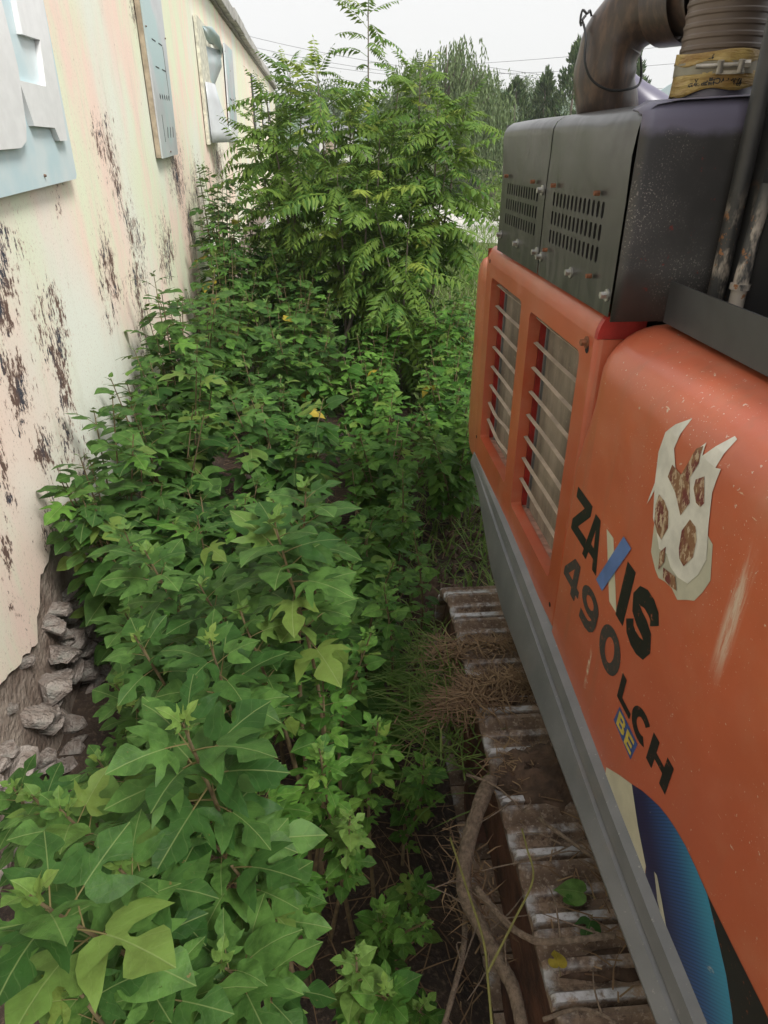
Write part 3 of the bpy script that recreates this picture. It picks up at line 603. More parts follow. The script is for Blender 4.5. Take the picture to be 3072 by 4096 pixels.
# ---- black kick plate, posts, hose and clamp on the deck
m = MB(); m.box(.947, .953, .2, 1.915, -.445, -.331); m.box(.953, 1.6, .2, 1.912, -.445, -.440); B(m, 'kick_plate', simple('black_plate_paint', (.045, .045, .047), .4, var=.3, scale=6))
k = NT('worn_post'); n = k.noise(9, 5, .7, k.map((1, 1, .4))); c = k.mix(k.ramp(k.noise(3, 4), .3, .7), (.03, .03, .03), (.07, .07, .07))
zz = k.sep()[2]; c = k.mix(k.math('MULTIPLY', k.ramp(n, .48, .58), k.ramp(zz, H - .08, H - .22)), c, (.46, .40, .34)); c = k.mix(k.math('MULTIPLY', k.ramp(k.noise(20, 4, .7), .58, .64), k.ramp(zz, H - .05, H - .2)), c, (.30, .13, .05)); M_POST = k.fin(c, .45)
post = MB(); post.tube([(1.092, 1.922, -.43), (1.086, 1.922, .9)], .0235, 16); B(post, 'handrail_post', M_POST, exc, angle=40)
m = MB(); m.box(1.125, 1.15, 1.88, 1.94, -.42, .9); B(m, 'handrail_post', M_POST)
m = MB(); m.tube([(1.085, 1.80, -.43), (1.085, 1.80, -.30), (1.09, 1.805, -.2), (1.10, 1.81, -.08)], [.020, .020, .018, .018], 12); B(m, 'bracket_tube', M_POST, exc, angle=40)
m = MB(); m.tube([(1.085, 1.80, -.335), (1.085, 1.80, -.320)], .026, 14); B(m, 'bracket_collar', M_POST, exc, angle=40)
m = MB(); m.tube([(1.03, 1.80, -.438), (1.03, 1.80, -.424)], .018, 6); m.tube([(1.03, 1.80, -.4385), (1.03, 1.80, -.434)], .03, 16); B(m, 'bolt', M_STEEL, exc, angle=35)
m = MB(); m.box(1.16, 2.0, 1.2, 1.9, -.44, 1.2); B(m, 'rear_box', simple('black_box_paint', (.028, .028, .03), .45, var=.3, scale=4))
cx_, cy_, rr = 1.186, 2.36, .116
k = NT('ribbed_pvc_hose'); n = k.noise(3, 4); c = k.mix(k.ramp(n, .3, .7), (.10, .075, .06), (.17, .125, .095)); M_PVC = k.fin(c, .42, 0, .4)
k = NT('dark_hose'); n = k.noise(40, 3, .6, k.map((1, 1, .25))); c = k.mix(k.ramp(n, .4, .7), (.062, .044, .036), (.12, .076, .054)); M_HOSE = k.fin(c, .34, 0, .6)
hs = empty('intake_hose'); hs.parent = exc
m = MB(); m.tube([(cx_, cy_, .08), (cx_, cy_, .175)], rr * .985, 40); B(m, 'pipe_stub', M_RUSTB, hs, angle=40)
path, rad = [], []
z = .238
while z < .80:
    path += [(cx_, cy_, z), (cx_, cy_, z + .012), (cx_, cy_, z + .016), (cx_, cy_, z + .024)]; rad += [rr * 1.005, rr * 1.005, rr * 1.03, rr * 1.03]; z += .028
m = MB(); m.tube(path, rad, 48, False); B(m, 'ribbed_hose', M_PVC, hs, angle=30)
k = NT('yellow_wrap'); n = k.noise(10, 5, .6, k.map((1, 1, 3))); c = k.mix(k.ramp(n, .3, .7), (.30, .17, .045), (.55, .40, .14)); M_WRAP = k.fin(c, .4); k.bump(k.noise(14, 4, .6, k.map((1, 1, 4))), .7, .015)
def wrap(z0, z1, amp, ph):
    rows_ = []
    for a in range(65):
        t = 2 * pi * a / 64; lo = z0 + amp * sin(t + ph) + .006 * sin(5 * t); q = []
        for j in range(6):
            z = lerp(lo, z1 + .004 * sin(3 * t), j / 5); r_ = rr * (1.05 + .025 * ns(t * 3, z * 30) + (.02 if j == 0 else 0)); q.append((cx_ + r_ * cos(t), cy_ + r_ * sin(t), z))
        rows_.append(q)
    m = MB(); m.grid(rows_); o = B(m, 'tape_wrap', M_WRAP, hs, smooth=True); md = o.modifiers.new('t', 'SOLIDIFY'); md.thickness = .004
wrap(.142, .196, .013, 2.6); wrap(.218, .246, .003, 1)
m = MB(); m.tube([(cx_, cy_, .190), (cx_, cy_, .221)], rr * 1.09, 48, False); B(m, 'clamp_band', simple('clamp_olive', (.30, .27, .20), .45, .3, var=.2), hs, smooth=True)
fy = cy_ - rr * 1.10
M_CLAMP = simple('clamp_zinc', (.46, .42, .36), .4, .5, var=.25, scale=30)
def fr_(x, y, z): a = -.44; dx, dy = x - cx_, y - cy_; return (cx_ + dx * cos(a) - dy * sin(a), cy_ + dx * sin(a) + dy * cos(a), z)
m = MB(); m.tube([(cx_ - .065, fy - .012, .207), (cx_ + .075, fy - .006, .209)], .0065, 10); m.tube([(cx_ + .062, fy - .007, .209), (cx_ + .078, fy - .006, .209)], .011, 6)
for dx in (0, .055): m.tube([(cx_ + dx, fy - .006, .190), (cx_ + dx, fy - .014, .220)], .009, 10)
m.box(cx_ - .008, cx_ + .068, fy + .002, fy + .01, .187, .196); m.v = [fr_(*v) for v in m.v]; B(m, 'clamp_bolt', M_CLAMP, hs, angle=40)
# arched duct
cp = [(1.075, 2.86, .03), (1.035, 2.83, .115), (1.0, 2.81, .19), (.99, 2.80, .265), (1.01, 2.79, .345), (1.065, 2.74, .41), (1.14, 2.64, .43), (1.19, 2.50, .42)]
def spline(P, n=6):
    P = [Vector(p) for p in P]; Q = []
    for i in range(len(P) - 1):
        a, b, c_, d = P[max(0, i - 1)], P[i], P[i + 1], P[min(len(P) - 1, i + 2)]
        for j in range(n):
            t = j / n; Q.append(.5 * ((2 * b) + (c_ - a) * t + (2 * a - 5 * b + 4 * c_ - d) * t * t + (3 * b - a - 3 * c_ + d) * t ** 3))
    return Q + [P[-1]]
m = MB(); sp = spline(cp); m.tube(sp, [.106 + .002 * sin(i * .9) for i in range(len(sp))], 36, False); B(m, 'arched_duct', M_HOSE, hs, smooth=True)
m = MB(); a = Vector(sp[-9]); b = Vector(sp[-4]); m.tube([a, a.lerp(b, .1), b], [.110, .132, .134], 36, False); B(m, 'duct_collar', M_HOSE, hs, angle=40)
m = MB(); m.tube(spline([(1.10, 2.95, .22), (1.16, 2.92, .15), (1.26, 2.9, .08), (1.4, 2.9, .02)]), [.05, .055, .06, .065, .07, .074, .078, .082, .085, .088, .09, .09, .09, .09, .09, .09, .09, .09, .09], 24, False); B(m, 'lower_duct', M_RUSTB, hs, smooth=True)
m = MB(); m.add([(1.16, 3.1, .1), (1.40, 3.1, .1), (1.40, 3.1, .24), (1.16, 3.112, .1), (1.40, 3.112, .1), (1.40, 3.112, .24)], [(0, 1, 2), (5, 4, 3), (0, 3, 4, 1), (1, 4, 5, 2), (2, 5, 3, 0)]); B(m, 'tin_gusset', M_GALV, hs)
# tie wire round the duct
t_ = [(x + .018, y - .01, z) for x, y, z in [(.875, 2.80, .40), (.862, 2.79, .385), (.868, 2.785, .37), (.865, 2.74, .33), (.858, 2.70, .26), (.885, 2.685, .205), (.95, 2.68, .175), (1.03, 2.69, .18), (1.08, 2.74, .205), (1.095, 2.80, .27), (1.10, 2.83, .29)]]
m = MB(); m.tube(spline(t_, 5), .0042, 6); m.tube(spline([(.880, 2.785, .37), (.876, 2.79, .385), (.880, 2.79, .415), (.897, 2.79, .405), (.907, 2.795, .415), (.917, 2.80, .40)], 4), .004, 6); B(m, 'tie_wire', simple('tie_wire_black', (.02, .02, .02), .5), hs, smooth=True)
# printing on the wraps
def wrap_text(body, z, size, rot, t_mid, r_):
    cu = bpy.data.curves.new('txt', 'FONT'); cu.body = body; cu.size = size; cu.align_x = 'CENTER'; cu.align_y = 'CENTER'; cu.offset = .0006
    to = bpy.data.objects.new('txt', cu); col.objects.link(to); dg = bpy.context.evaluated_depsgraph_get()
    me = bpy.data.meshes.new_from_object(to.evaluated_get(dg)); bpy.data.objects.remove(to)
    for v in me.vertices:
        x, y = v.co.x, v.co.y
        if rot: x, y = -x, -y
        a = t_mid + x / r_; v.co = (cx_ + r_ * cos(a), cy_ + r_ * sin(a), z + y + H - .02 * (1 - cos(a - t_mid)))
    me.materials.clear(); me.materials.append(M_VINYL); link('tape_print', me, hs)
wrap_text('优质PVC增强软管', .172, .020, True, -2.06, rr * 1.085); wrap_text('增强软管PVC', .234, .016, True, -2.55, rr * 1.078)
# ---- crawler track
trk = empty('track'); trk.parent = exc
k = NT('muddy_steel'); n = k.noise(14, 6, .7); n2 = k.noise(5, 4); z_ = k.sep()[2]
c = k.mix(k.ramp(n2, .35, .65), (.13, .085, .058), (.33, .235, .165)); c = k.mix(k.math('MULTIPLY', k.ramp(k.noise(22, 4, .7), .6, .66), .7), c, (.05, .022, .025))
oi_ = k.n('ObjectInfo'); hi = k.math('MULTIPLY', k.ramp(z_, .006, .022), k.ramp(k.math('ADD', oi_.outputs['Random'], k.noise(6, 3)), .45, .95))
c = k.mix(k.math('MULTIPLY', k.ramp(k.noise(8, 5, .7), .5, .62), .75), c, (.055, .032, .022))
me_ = k.math('MULTIPLY', k.math('MULTIPLY', k.ramp(n, .42, .60), k.ramp(k.noise(4.5, 4, .6, k.map((1, 1, .3))), .42, .58)), k.math('MAXIMUM', k.math('MULTIPLY', hi, .95), k.math('MULTIPLY', k.ramp(k.sep()[0], .05, .012), .8)))
c = k.mix(k.math('MULTIPLY', k.ramp(k.noise(55, 5, .75), .52, .66), .6), c, (.46, .37, .29)); c = k.mix(k.math('MULTIPLY', k.ramp(k.noise(38, 5, .75), .58, .66), .7), c, (.035, .02, .018))
c = k.mix(me_, c, (.56, .56, .57)); M_SHOE = k.fin(c, k.math('SUBTRACT', .85, k.math('MULTIPLY', me_, .4)), k.math('MULTIPLY', me_, .6)); k.bump(n, .5, .012)
PT = .2245
prof = [(-.106, -.026), (-.112, -.006), (-.104, .022), (-.082, .027), (-.068, .006), (-.046, -.010), (-.026, -.008), (-.014, .018), (.012, .021), (.024, -.006), (.044, -.010), (.062, .004), (.076, .025), (.098, .023), (.106, .0), (.109, -.026)]
sm = MB(); X_ = [0, .012, .06, .2, .35, .5, .62]
def shoe_pt(p, x): return (x, p[0], p[1] - (.012 if x == 0 else 0) * (1 if p[1] > 0 else 0) + .003 * ns(x * 9, p[0] * 30))
sm.grid([[shoe_pt(p, x) for p in prof] for x in X_]); nP = len(prof)
sm.add([shoe_pt(p, 0) for p in prof], [tuple(range(nP))[::-1]]); sm.add([shoe_pt(p, .62) for p in prof], [tuple(range(nP))])
sm.grid([[shoe_pt(prof[-1], x) for x in X_], [shoe_pt(prof[0], x) for x in X_]])
SHOE = sm.mesh('track_shoe', M_SHOE); SHOE.shade_smooth(); SHOE.set_sharp_from_angle(angle=radians(30))
ZT, YE, RS = -2.168, 2.86, .50
def put_shoe(y, z, rx, dx=0): link('track_shoe', SHOE, trk, Matrix.Translation((.552 + dx, y, z + H)) @ Matrix.Rotation(rx, 4, 'X'))
rn = random.Random(3)
yb = 1.42 + PT / 2
for i in range(-12, 7): put_shoe(yb + i * PT, ZT + rn.uniform(-.004, .004), rn.uniform(-.012, .012), rn.uniform(-.004, .004))
for i in range(1, 7):
    a = i * PT / RS; put_shoe(YE + RS * sin(a), ZT - RS + RS * cos(a), -a)
for i in range(-12, 7): put_shoe(yb + i * PT, ZT - 2 * RS, pi)
m = MB(); m.box(.66, 1.06, -1.6, 2.86, -2.26, -2.20); B(m, 'track_chain', M_SHOE, trk)
k = NT('rusty_frame'); n = k.noise(6, 6, .65); c = k.mix(k.ramp(n, .3, .7), (.045, .022, .016), (.17, .075, .045)); M_FRAME = k.fin(c, .9); k.bump(k.noise(25, 5), .5, .02)
m = bevel_box(.615, 1.10, -1.5, 2.6, -2.86, -2.36, .04, 2); B(m, 'track_frame', M_FRAME, trk)
for y in (.4, 1.35, 2.2):
    m = MB(); m.tube([(.58, y, -2.93), (1.1, y, -2.93)], .14, 20); B(m, 'track_roller', M_FRAME, trk, angle=40)
m = MB(); m.tube([(.60, 2.86, ZT - RS), (1.12, 2.86, ZT - RS)], .46, 28); m.tube([(.57, 2.86, ZT - RS), (.60, 2.86, ZT - RS)], .2, 20); B(m, 'track_wheel', M_FRAME, trk, angle=40)
#NEXT2
# ================================================================== VEGETATION
def leaf_mat(name, ca, cb, young=(.16, .24, .04), back=(.16, .21, .09), vein=(.22, .28, .10), trans=.22, rough=.5, big=True):
    k = NT(name); at = k.n('Attribute'); at.attribute_name = 'rnd'; oi = k.n('ObjectInfo')
    rv = k.math('FRACT', k.math('ADD', at.outputs['Fac'], oi.outputs['Random']))
    c = k.mix(rv, ca, cb)
    yg = k.n('Attribute'); yg.attribute_name = 'young'; c = k.mix(yg.outputs['Fac'], c, young)
    uv = k.tc('UV'); u = k.sep(uv)
    if big:
        ax = k.math('ABSOLUTE', k.math('SUBTRACT', u[0], .5))
        mid = k.ramp(ax, .016, .006)
        sv = k.math('ABSOLUTE', k.math('SUBTRACT', k.math('FRACT', k.math('MULTIPLY', k.math('ADD', k.math('SUBTRACT', u[1], k.math('MULTIPLY', ax, .95)), k.math('MULTIPLY', k.noise(2.2, 2, src=uv), .35)), 4.6)), .5))
        sv = k.math('MULTIPLY', k.ramp(sv, .06, .01), .20)
        pet = k.math('LESS_THAN', u[1], -.5)
        vo = k.n('VectorMath'); vo.operation = 'ADD'; k.l(uv, vo.inputs[0]); cbn = k.n('CombineXYZ'); k.l(k.math('MULTIPLY', rv, 37.), cbn.inputs[0]); k.l(cbn.outputs[0], vo.inputs[1]); lv = vo.outputs[0]
        c = k.mix(k.math('MULTIPLY', k.ramp(k.noise(2.6, 4, src=lv), .35, .68), .55), c, tuple(x * .5 for x in ca))
        c = k.mix(k.math('MULTIPLY', k.ramp(k.noise(7, 3, src=lv), .70, .74), .8), c, (.16, .11, .04))
        c = k.mix(k.math('MULTIPLY', k.ramp(rv, .90, 1.0), .45), c, (.20, .24, .05))
        c = k.mix(k.math('MULTIPLY', k.math('MAXIMUM', mid, sv), .5), c, vein)
        c = k.mix(pet, c, (.20, .17, .07))
    if big: k.bump(k.math('ADD', k.math('MULTIPLY', k.math('MAXIMUM', mid, sv), -.6), k.noise(9, 3, src=uv)), .25, .01)
    gm = k.n('NewGeometry'); c = k.mix(k.math('MULTIPLY', gm.outputs['Backfacing'], .6), c, back)
    k.fin(c, rough, 0, .16)
    tr = k.n('BsdfTranslucent'); k.l(k.mix(.35, c, (.25, .40, .03)), tr.inputs[0]); ms = k.n('MixShader'); ms.inputs[0].default_value = trans
    k.l(k.b.outputs[0], ms.inputs[1]); k.l(tr.outputs[0], ms.inputs[2]); k.l(ms.outputs[0], k.out.inputs[0]); return k.m
M_LEAF = leaf_mat('mulberry_leaf', (.026, .078, .016), (.100, .205, .044), trans=.24)
M_LEAFS = leaf_mat('small_lobed_leaf', (.034, .110, .016), (.135, .280, .046), trans=.26)
M_LEAFY = leaf_mat('young_leaf', (.10, .19, .040), (.15, .25, .055))
M_YELLOW = leaf_mat('yellowed_leaf', (.38, .30, .04), (.45, .34, .05), vein=(.5, .4, .1), back=(.45, .38, .12))
M_AIL = leaf_mat('ailanthus_leaflet', (.060, .145, .028), (.18, .275, .048), big=False, back=(.14, .20, .08), trans=.35)
M_AILY = leaf_mat('ailanthus_young', (.20, .28, .05), (.28, .34, .06), big=False, trans=.35)
M_WEED = leaf_mat('weed_leaf', (.075, .150, .030), (.19, .26, .07), big=False, trans=.3)
M_STRAW = leaf_mat('dry_straw', (.13, .075, .045), (.30, .20, .11), big=False, back=(.34, .24, .13), trans=.05)
M_BARK = simple('young_bark', (.13, .085, .055), .9, var=.35, scale=30, bump=.4)
M_STEM = simple('green_stem', (.16, .12, .06), .8, var=.3, scale=20)
M_TRUNK = simple('grey_trunk', (.17, .14, .11), .9, var=.3, scale=12, bump=.4)

LO = {  # half outlines from the notch at the base round to the tip, blade length 1
 'deep': [(.10, -.10), (.30, -.13), (.47, -.02), (.55, .14), (.60, .33), (.68, .50), (.54, .47), (.40, .38), (.25, .29), (.14, .30), (.10, .38), (.13, .48), (.25, .55), (.33, .64), (.28, .79), (.14, .93)],
 'five': [(.10, -.09), (.26, -.16), (.42, -.12), (.56, -.02), (.42, .02), (.30, .06), (.34, .12), (.50, .22), (.64, .42), (.48, .38), (.30, .30), (.20, .33), (.17, .42), (.24, .52), (.27, .64), (.20, .80), (.10, .93)],
 'pap': [(.10, -.10), (.30, -.14), (.48, -.04), (.60, .12), (.66, .30), (.74, .47), (.56, .44), (.40, .37), (.22, .27), (.10, .27), (.07, .34), (.10, .42), (.24, .50), (.37, .60), (.35, .72), (.22, .86), (.10, .97)],
 'heart': [(.12, -.11), (.32, -.11), (.48, .02), (.54, .20), (.50, .40), (.38, .62), (.22, .80), (.10, .92)],
 'notch': [(.12, -.11), (.34, -.12), (.50, .0), (.57, .2), (.55, .38), (.44, .46), (.28, .38), (.19, .40), (.18, .49), (.26, .57), (.31, .68), (.20, .84), (.09, .94)]}
def leaf_mesh(name, right, left, mat, seed, pet=.5, fold=.20, droop=.32, curl=.22, serr=True):
    rn = random.Random(seed); v = []; f = []; uv = []
    def fin(x, y):
        ax = abs(x); z = fold * ax - droop * max(0, y) ** 2 - curl * ax * ax * 2.2 + .025 * sin(9 * y + seed) * ax * 2 + .02 * sin(7 * x + seed)
        return z
    mids = [0, .22, .45, .7, 1.05]
    for sgn, half in ((1, right), (-1, left)):
        pts = [(0, m) for m in mids[::-1]] 
        o = []
        P = [(0, 0)] + list(LO[half])
        for i, p in enumerate(P[1:]):
            q = P[i]; 
            if serr and i > 0 and half in ('heart', 'notch', 'deep') : o.append(((p[0] + q[0]) / 2 * 1.015, (p[1] + q[1]) / 2 - .004))
            o.append(p)
        poly = [(sgn * a, b) for a, b in (pts + o)]
        n = len(v); tr = tessellate_polygon([[Vector((a, b, 0)) for a, b in poly]])
        for a, b in poly: v.append((a, b + pet, fin(a, b))); uv.append((a + .5, b))
        for t in tr:
            A, B_, C = (poly[i] for i in t); area = (B_[0] - A[0]) * (C[1] - A[1]) - (C[0] - A[0]) * (B_[1] - A[1])
            f.append(tuple(n + i for i in (t if area > 0 else t[::-1])))
    n = len(v); w_ = .016                    # petiole: a thin three sided stalk
    for (y, z, ww) in ((0, -.06, w_ * 1.2), (pet * .5, -.015, w_), (pet + .02, .004, w_ * .8)):
        v += [(-ww, y, z), (ww, y, z), (0, y, z - ww * 1.6)]; uv += [(.5, -1)] * 3
    for i in range(2):
        for j in range(3): f.append((n + i * 3 + j, n + i * 3 + (j + 1) % 3, n + i * 3 + 3 + (j + 1) % 3, n + i * 3 + 3 + j))
    me = bpy.data.meshes.new(name); me.from_pydata(v, [], f); me.materials.append(mat)
    ul = me.uv_layers.new(name='UVMap')
    for lp in me.loops: ul.data[lp.index].uv = uv[lp.vertex_index]
    me.shade_smooth(); me.update(); return me
KIND = [('pap', 'pap'), ('pap', 'notch'), ('deep', 'pap'), ('heart', 'heart'), ('five', 'five'), ('heart', 'pap'), ('pap', 'five'), ('five', 'deep')]
LEAFB = [leaf_mesh('leaf', a, b, M_LEAF, i, droop=.22 + .05 * (i % 4)) for i, (a, b) in enumerate(KIND)]
LEAFS = [leaf_mesh('leaf', a, b, M_LEAFS, 20 + i, droop=.2 + .06 * (i % 3)) for i, (a, b) in enumerate([('five', 'five'), ('deep', 'five'), ('five', 'deep'), ('deep', 'deep'), ('heart', 'heart')])]
LEAFY = [leaf_mesh('leaf', a, b, M_LEAFY, 40 + i, pet=.3, fold=.28) for i, (a, b) in enumerate([('five', 'five'), ('deep', 'notch'), ('heart', 'heart')])]
LEAFD = leaf_mesh('leaf', 'heart', 'notch', M_YELLOW, 60, droop=.4)

def orient(p, az, el, roll, s):
    return Matrix.Translation(p) @ Matrix.Rotation(az - pi / 2, 4, 'Z') @ Matrix.Rotation(el, 4, 'X') @ Matrix.Rotation(roll, 4, 'Y') @ Matrix.Diagonal((s, s, s, 1))
def add_leaf(t, meshes, p, az, el, roll, s, rn):
    link('leaf', meshes[rn.randrange(len(meshes))], t, orient(p, az, el, roll, s))

def sapling(tip, s, seed, label, small=False, leaves=26, run=.75, base=None, young=False, group=None):
    rn = random.Random(seed); tip = Vector(tip)
    if base is None: base = Vector((tip.x + rn.uniform(-.18, .12), tip.y + rn.uniform(.15, .5), 0))
    base.z = gz(base.x, base.y) - .03
    t = empty('mulberry_sapling', base); tag(t, label, 'sapling', group)
    L = tip - base; mid = base + L * .55 + Vector((rn.uniform(-.08, .08), rn.uniform(.0, .15), 0))
    sp = spline([base - base, mid - base, tip - base], 9)
    m = MB(); rb = .007 + .004 * L.length; m.tube(sp, [lerp(rb, .0025, (i / (len(sp) - 1)) ** .8) for i in range(len(sp))], 6, False)
    m.build('stem', M_STEM, t, smooth=True)
    ms = LEAFS if small else LEAFB
    ln = [0]
    for a, b in zip(sp, sp[1:]): ln.append(ln[-1] + (b - a).length)
    az = rn.uniform(0, 6.28)
    for i in range(leaves):
        q = i / (leaves - 1); d = ln[-1] - run * q ** 1.25 - .002
        for j in range(len(sp) - 1):
            if ln[j] <= d <= ln[j + 1]: p = sp[j].lerp(sp[j + 1], (d - ln[j]) / (ln[j + 1] - ln[j])); break
        else: p = sp[0].copy()
        az += 2.4 + rn.uniform(-.35, .35)
        k = .42 + .62 * min(1, q * 3.2); k *= rn.uniform(.8, 1.12)
        el = radians(lerp(48, 14, min(1, q * 2.6)) + rn.uniform(-16, 12))
        if q < .10: link('leaf', LEAFY[rn.randrange(3)], t, orient(p, az, radians(60), rn.uniform(-.3, .3), s * .24 * rn.uniform(.7, 1.2)))
        else: add_leaf(t, LEAFY if (young and q < .5) else ms, p, az, el, rn.uniform(-.4, .4), s * .68 * k, rn)
    return t
# the near saplings, by the place of their tips
near = [(-.39, .94, 2.26, .200, 'tall broad-leaved mulberry sapling with a fresh yellow-green tip'), (-.31, 1.65, 2.30, .200, 'mulberry sapling with big grey-green lobed leaves spreading flat'),
 (-.25, 1.92, 2.28, .19, 'second big-leaved mulberry sapling close behind the spreading one'), (-.80, 1.90, 2.05, .17, 'broad-leaved mulberry sapling reaching over the torn plaster edge'),
 (-.72, 1.52, 2.0, .15, 'leaning mulberry sapling in front of the foundation stones'), (-.53, .60, 2.26, .17, 'mulberry sapling with very large drooping lobed leaves'),
 (-.46, .72, 2.14, .15, 'mulberry sapling with a thick bare slanting stem'), (-.33, .74, 1.80, .15, 'dark-leaved mulberry sapling with heart-shaped leaves'),
 (-.80, 1.02, 1.95, .13, 'pale mulberry sapling at the foot of the broken stones'), (-.60, 1.60, 1.80, .15, 'shaded mulberry sapling under the leaning one'),
 (-.43, 1.61, 2.02, .16, 'mulberry sapling with deeply cut leaves below the spreading one'), (-.39, .96, 1.89, .16, 'mulberry sapling with long hanging leaf lobes'),
 (-.68, .93, 2.02, .15, 'mulberry sapling full of overlapping mid-green leaves'), (-.41, .64, 1.93, .15, 'lowest dark mulberry sapling in deep shade'), (-.52, .60, 2.02, .14, 'mulberry sapling half hidden under larger leaves')]
for i, (x, y, z, s, lab) in enumerate(near): sapling((x, y, z), s, 100 + i, lab, leaves=24 if i != 6 else 15, run=.62)
more = [(-.55, 1.25, 1.95, .16, 'mulberry sapling between the tall one and the stones'), (-.62, 1.85, 1.95, .17, 'mulberry sapling shading the torn plaster foot'), (-.45, 1.35, 2.12, .17, 'mulberry sapling standing between two taller ones'), (-1.10, 2.45, 1.80, .17, 'mulberry sapling hiding part of the bare wall core'), (-1.02, 2.12, 1.62, .16, 'low mulberry sapling before the broken plaster'), (-.62, .72, 1.95, .15, 'dim mulberry sapling below the largest leaves'), (-.95, 1.55, 1.45, .14, 'small mulberry sapling among fallen stones'), (-.86, 1.30, 1.55, .15, 'mulberry sapling leaning over the rubble patch'), (-.92, 1.72, 1.62, .16, 'mulberry sapling with its leaves against the stones'), (-1.05, 2.15, 1.35, .15, 'shaded mulberry sapling close to the wall core'), (-.98, 1.2, 1.75, .15, 'mulberry sapling hanging over the lowest stones'), (-1.0, 1.85, 1.25, .13, 'knee-high mulberry sapling on the bare strip by the stones'), (-.42, 2.25, 2.05, .17, 'mulberry sapling rising behind the spreading one')]
for i, (x, y, z, s, lab) in enumerate(more): sapling((x, y, z), s, 150 + i, lab, leaves=22, run=.62)
smallp = [(-.20, 1.66, 1.71, .105, 'bright small-leaved mulberry sapling in the gap'), (-.05, 2.02, 1.60, .105, 'small-leaved mulberry sapling leaning to the track'), (-.19, 1.39, 1.68, .105, 'dense small-leaved mulberry sapling with deeply lobed leaves'),
 (-.10, 1.30, 1.50, .09, 'small mulberry sapling with a yellow-green crown of young leaves'), (-.07, .94, 1.45, .10, 'low mulberry sapling with fresh oval leaves'), (.01, .89, 1.36, .10, 'low heart-leaved sapling beside the uprooted branch'),
 (-.27, 1.16, 1.46, .11, 'shaded thin mulberry sapling over bare soil'), (0, 2.45, 1.52, .11, 'feathery small-leaved sapling near the end of the track'),
 (-.14, 2.49, 1.60, .11, 'feathery small-leaved sapling beside a taller shrub'), (.16, 3.08, 1.42, .11, 'fine-leaved sapling at the far end of the track'), (.12, 3.87, 1.40, .11, 'fine-leaved sapling over the churned soil'),
 (-.32, 1.15, 1.80, .13, 'arching mulberry sapling with spaced leaves'), (.15, 1.75, 1.22, .09, 'weak sapling with a yellowing leaf by the track edge'), (.13, 1.22, 1.10, .085, 'tiny sapling under the uprooted branch'),
 (-.02, 1.62, 1.55, .10, 'slender small-leaved sapling leaning over the gap'), (.05, 2.75, 1.45, .10, 'slender fine-leaved sapling near churned soil'), (-.3, 2.2, 1.8, .12, 'medium mulberry sapling behind the spreading one'), (-.45, 2.0, 1.75, .13, 'medium mulberry sapling between wall and gap'),
 (.10, 1.05, .95, .09, 'knee-high sapling in the dark gap'), (.16, 1.45, .85, .09, 'knee-high sapling below the uprooted branch'), (.0, 1.25, 1.1, .10, 'low sapling with crowded little leaves'), (.2, 1.95, .9, .09, 'low sapling under hanging straw'), (.22, 2.5, 1.0, .10, 'low sapling beside the rounded track end'), (-.08, .75, 1.1, .10, 'low sapling in the darkest shade'), (.05, .75, .8, .09, 'lowest little sapling by the hanging branch')]
for i, (x, y, z, s, lab) in enumerate(smallp): sapling((x, y, z), s, 200 + i, lab, small=True, leaves=28, run=.8, young=(i in (3, 4)))

# bushes of the dense thicket, many stems each
def bush(bx, by, hgt, seed, label, group, s=.15, stems=5, per=22, spread=.38, small=False):
    rn = random.Random(seed); b = Vector((bx, by, gz(bx, by) - .03)); t = empty('mulberry_bush', b); tag(t, label, 'bush', group)
    m = MB(); sm_ = LEAFS if small else (LEAFB + LEAFS[:2])
    wallx = lambda y: -1.46 - .109 * y
    for k_ in range(stems):
        a = 2 * pi * k_ / stems + rn.uniform(-.5, .5); rr_ = spread * rn.uniform(.35, 1.1); hh = hgt * rn.uniform(.82, 1.06)
        tx = rr_ * cos(a); ty = rr_ * sin(a); tx = max(tx, wallx(by + ty) - bx + .1)
        sp = spline([Vector((0, 0, 0)), Vector((tx * .35, ty * .35, hh * .5)), Vector((tx, ty, hh))], 6)
        m.tube(sp, [lerp(.013, .003, i / (len(sp) - 1)) for i in range(len(sp))], 5, False)
        az = rn.uniform(0, 6.28)
        for i in range(per):
            q = i / per; u = 1 - .72 * q ** 1.15; j = min(int(u * (len(sp) - 1)), len(sp) - 2); p = sp[j].lerp(sp[j + 1], u * (len(sp) - 1) - j)
            az += 2.4 + rn.uniform(-.4, .4)
            if sin(az) > .45 and rn.random() < .7: az = -az
            if b.x + p.x + .6 * s * cos(az) < wallx(by + p.y) - .04: az = rn.uniform(-1.2, 1.2)
            sc = s * (.5 + .6 * min(1, q * 3)) * rn.uniform(.75, 1.15)
            if q < .06: link('leaf', LEAFY[rn.randrange(3)], t, orient(p, az, radians(55), rn.uniform(-.3, .3), sc * .45))
            elif rn.random() < .004: link('leaf', LEAFD, t, orient(p, az, radians(-10), .2, sc))
            else: add_leaf(t, sm_, p, az, radians(lerp(30, -8, min(1, q * 1.8)) + rn.uniform(-20, 12)), rn.uniform(-.45, .45), sc, rn)
    m.build('stem', M_STEM, t, smooth=True); return t
rn = random.Random(11); i = 0; yy_ = 2.55
ORD = 'first second third fourth fifth sixth seventh eighth ninth tenth eleventh twelfth'.split(); row_i = 0
GO = ('small-leaved bush facing the counterweight', 'bushes facing the counterweight')
GW, GM, GR = ('leafy mulberry bush against the peeling wall', 'bushes along the wall'), ('dense mulberry bush in mid thicket', 'bushes in mid thicket'), ('low lobed-leaf bush on the open side', 'bushes on the open side')
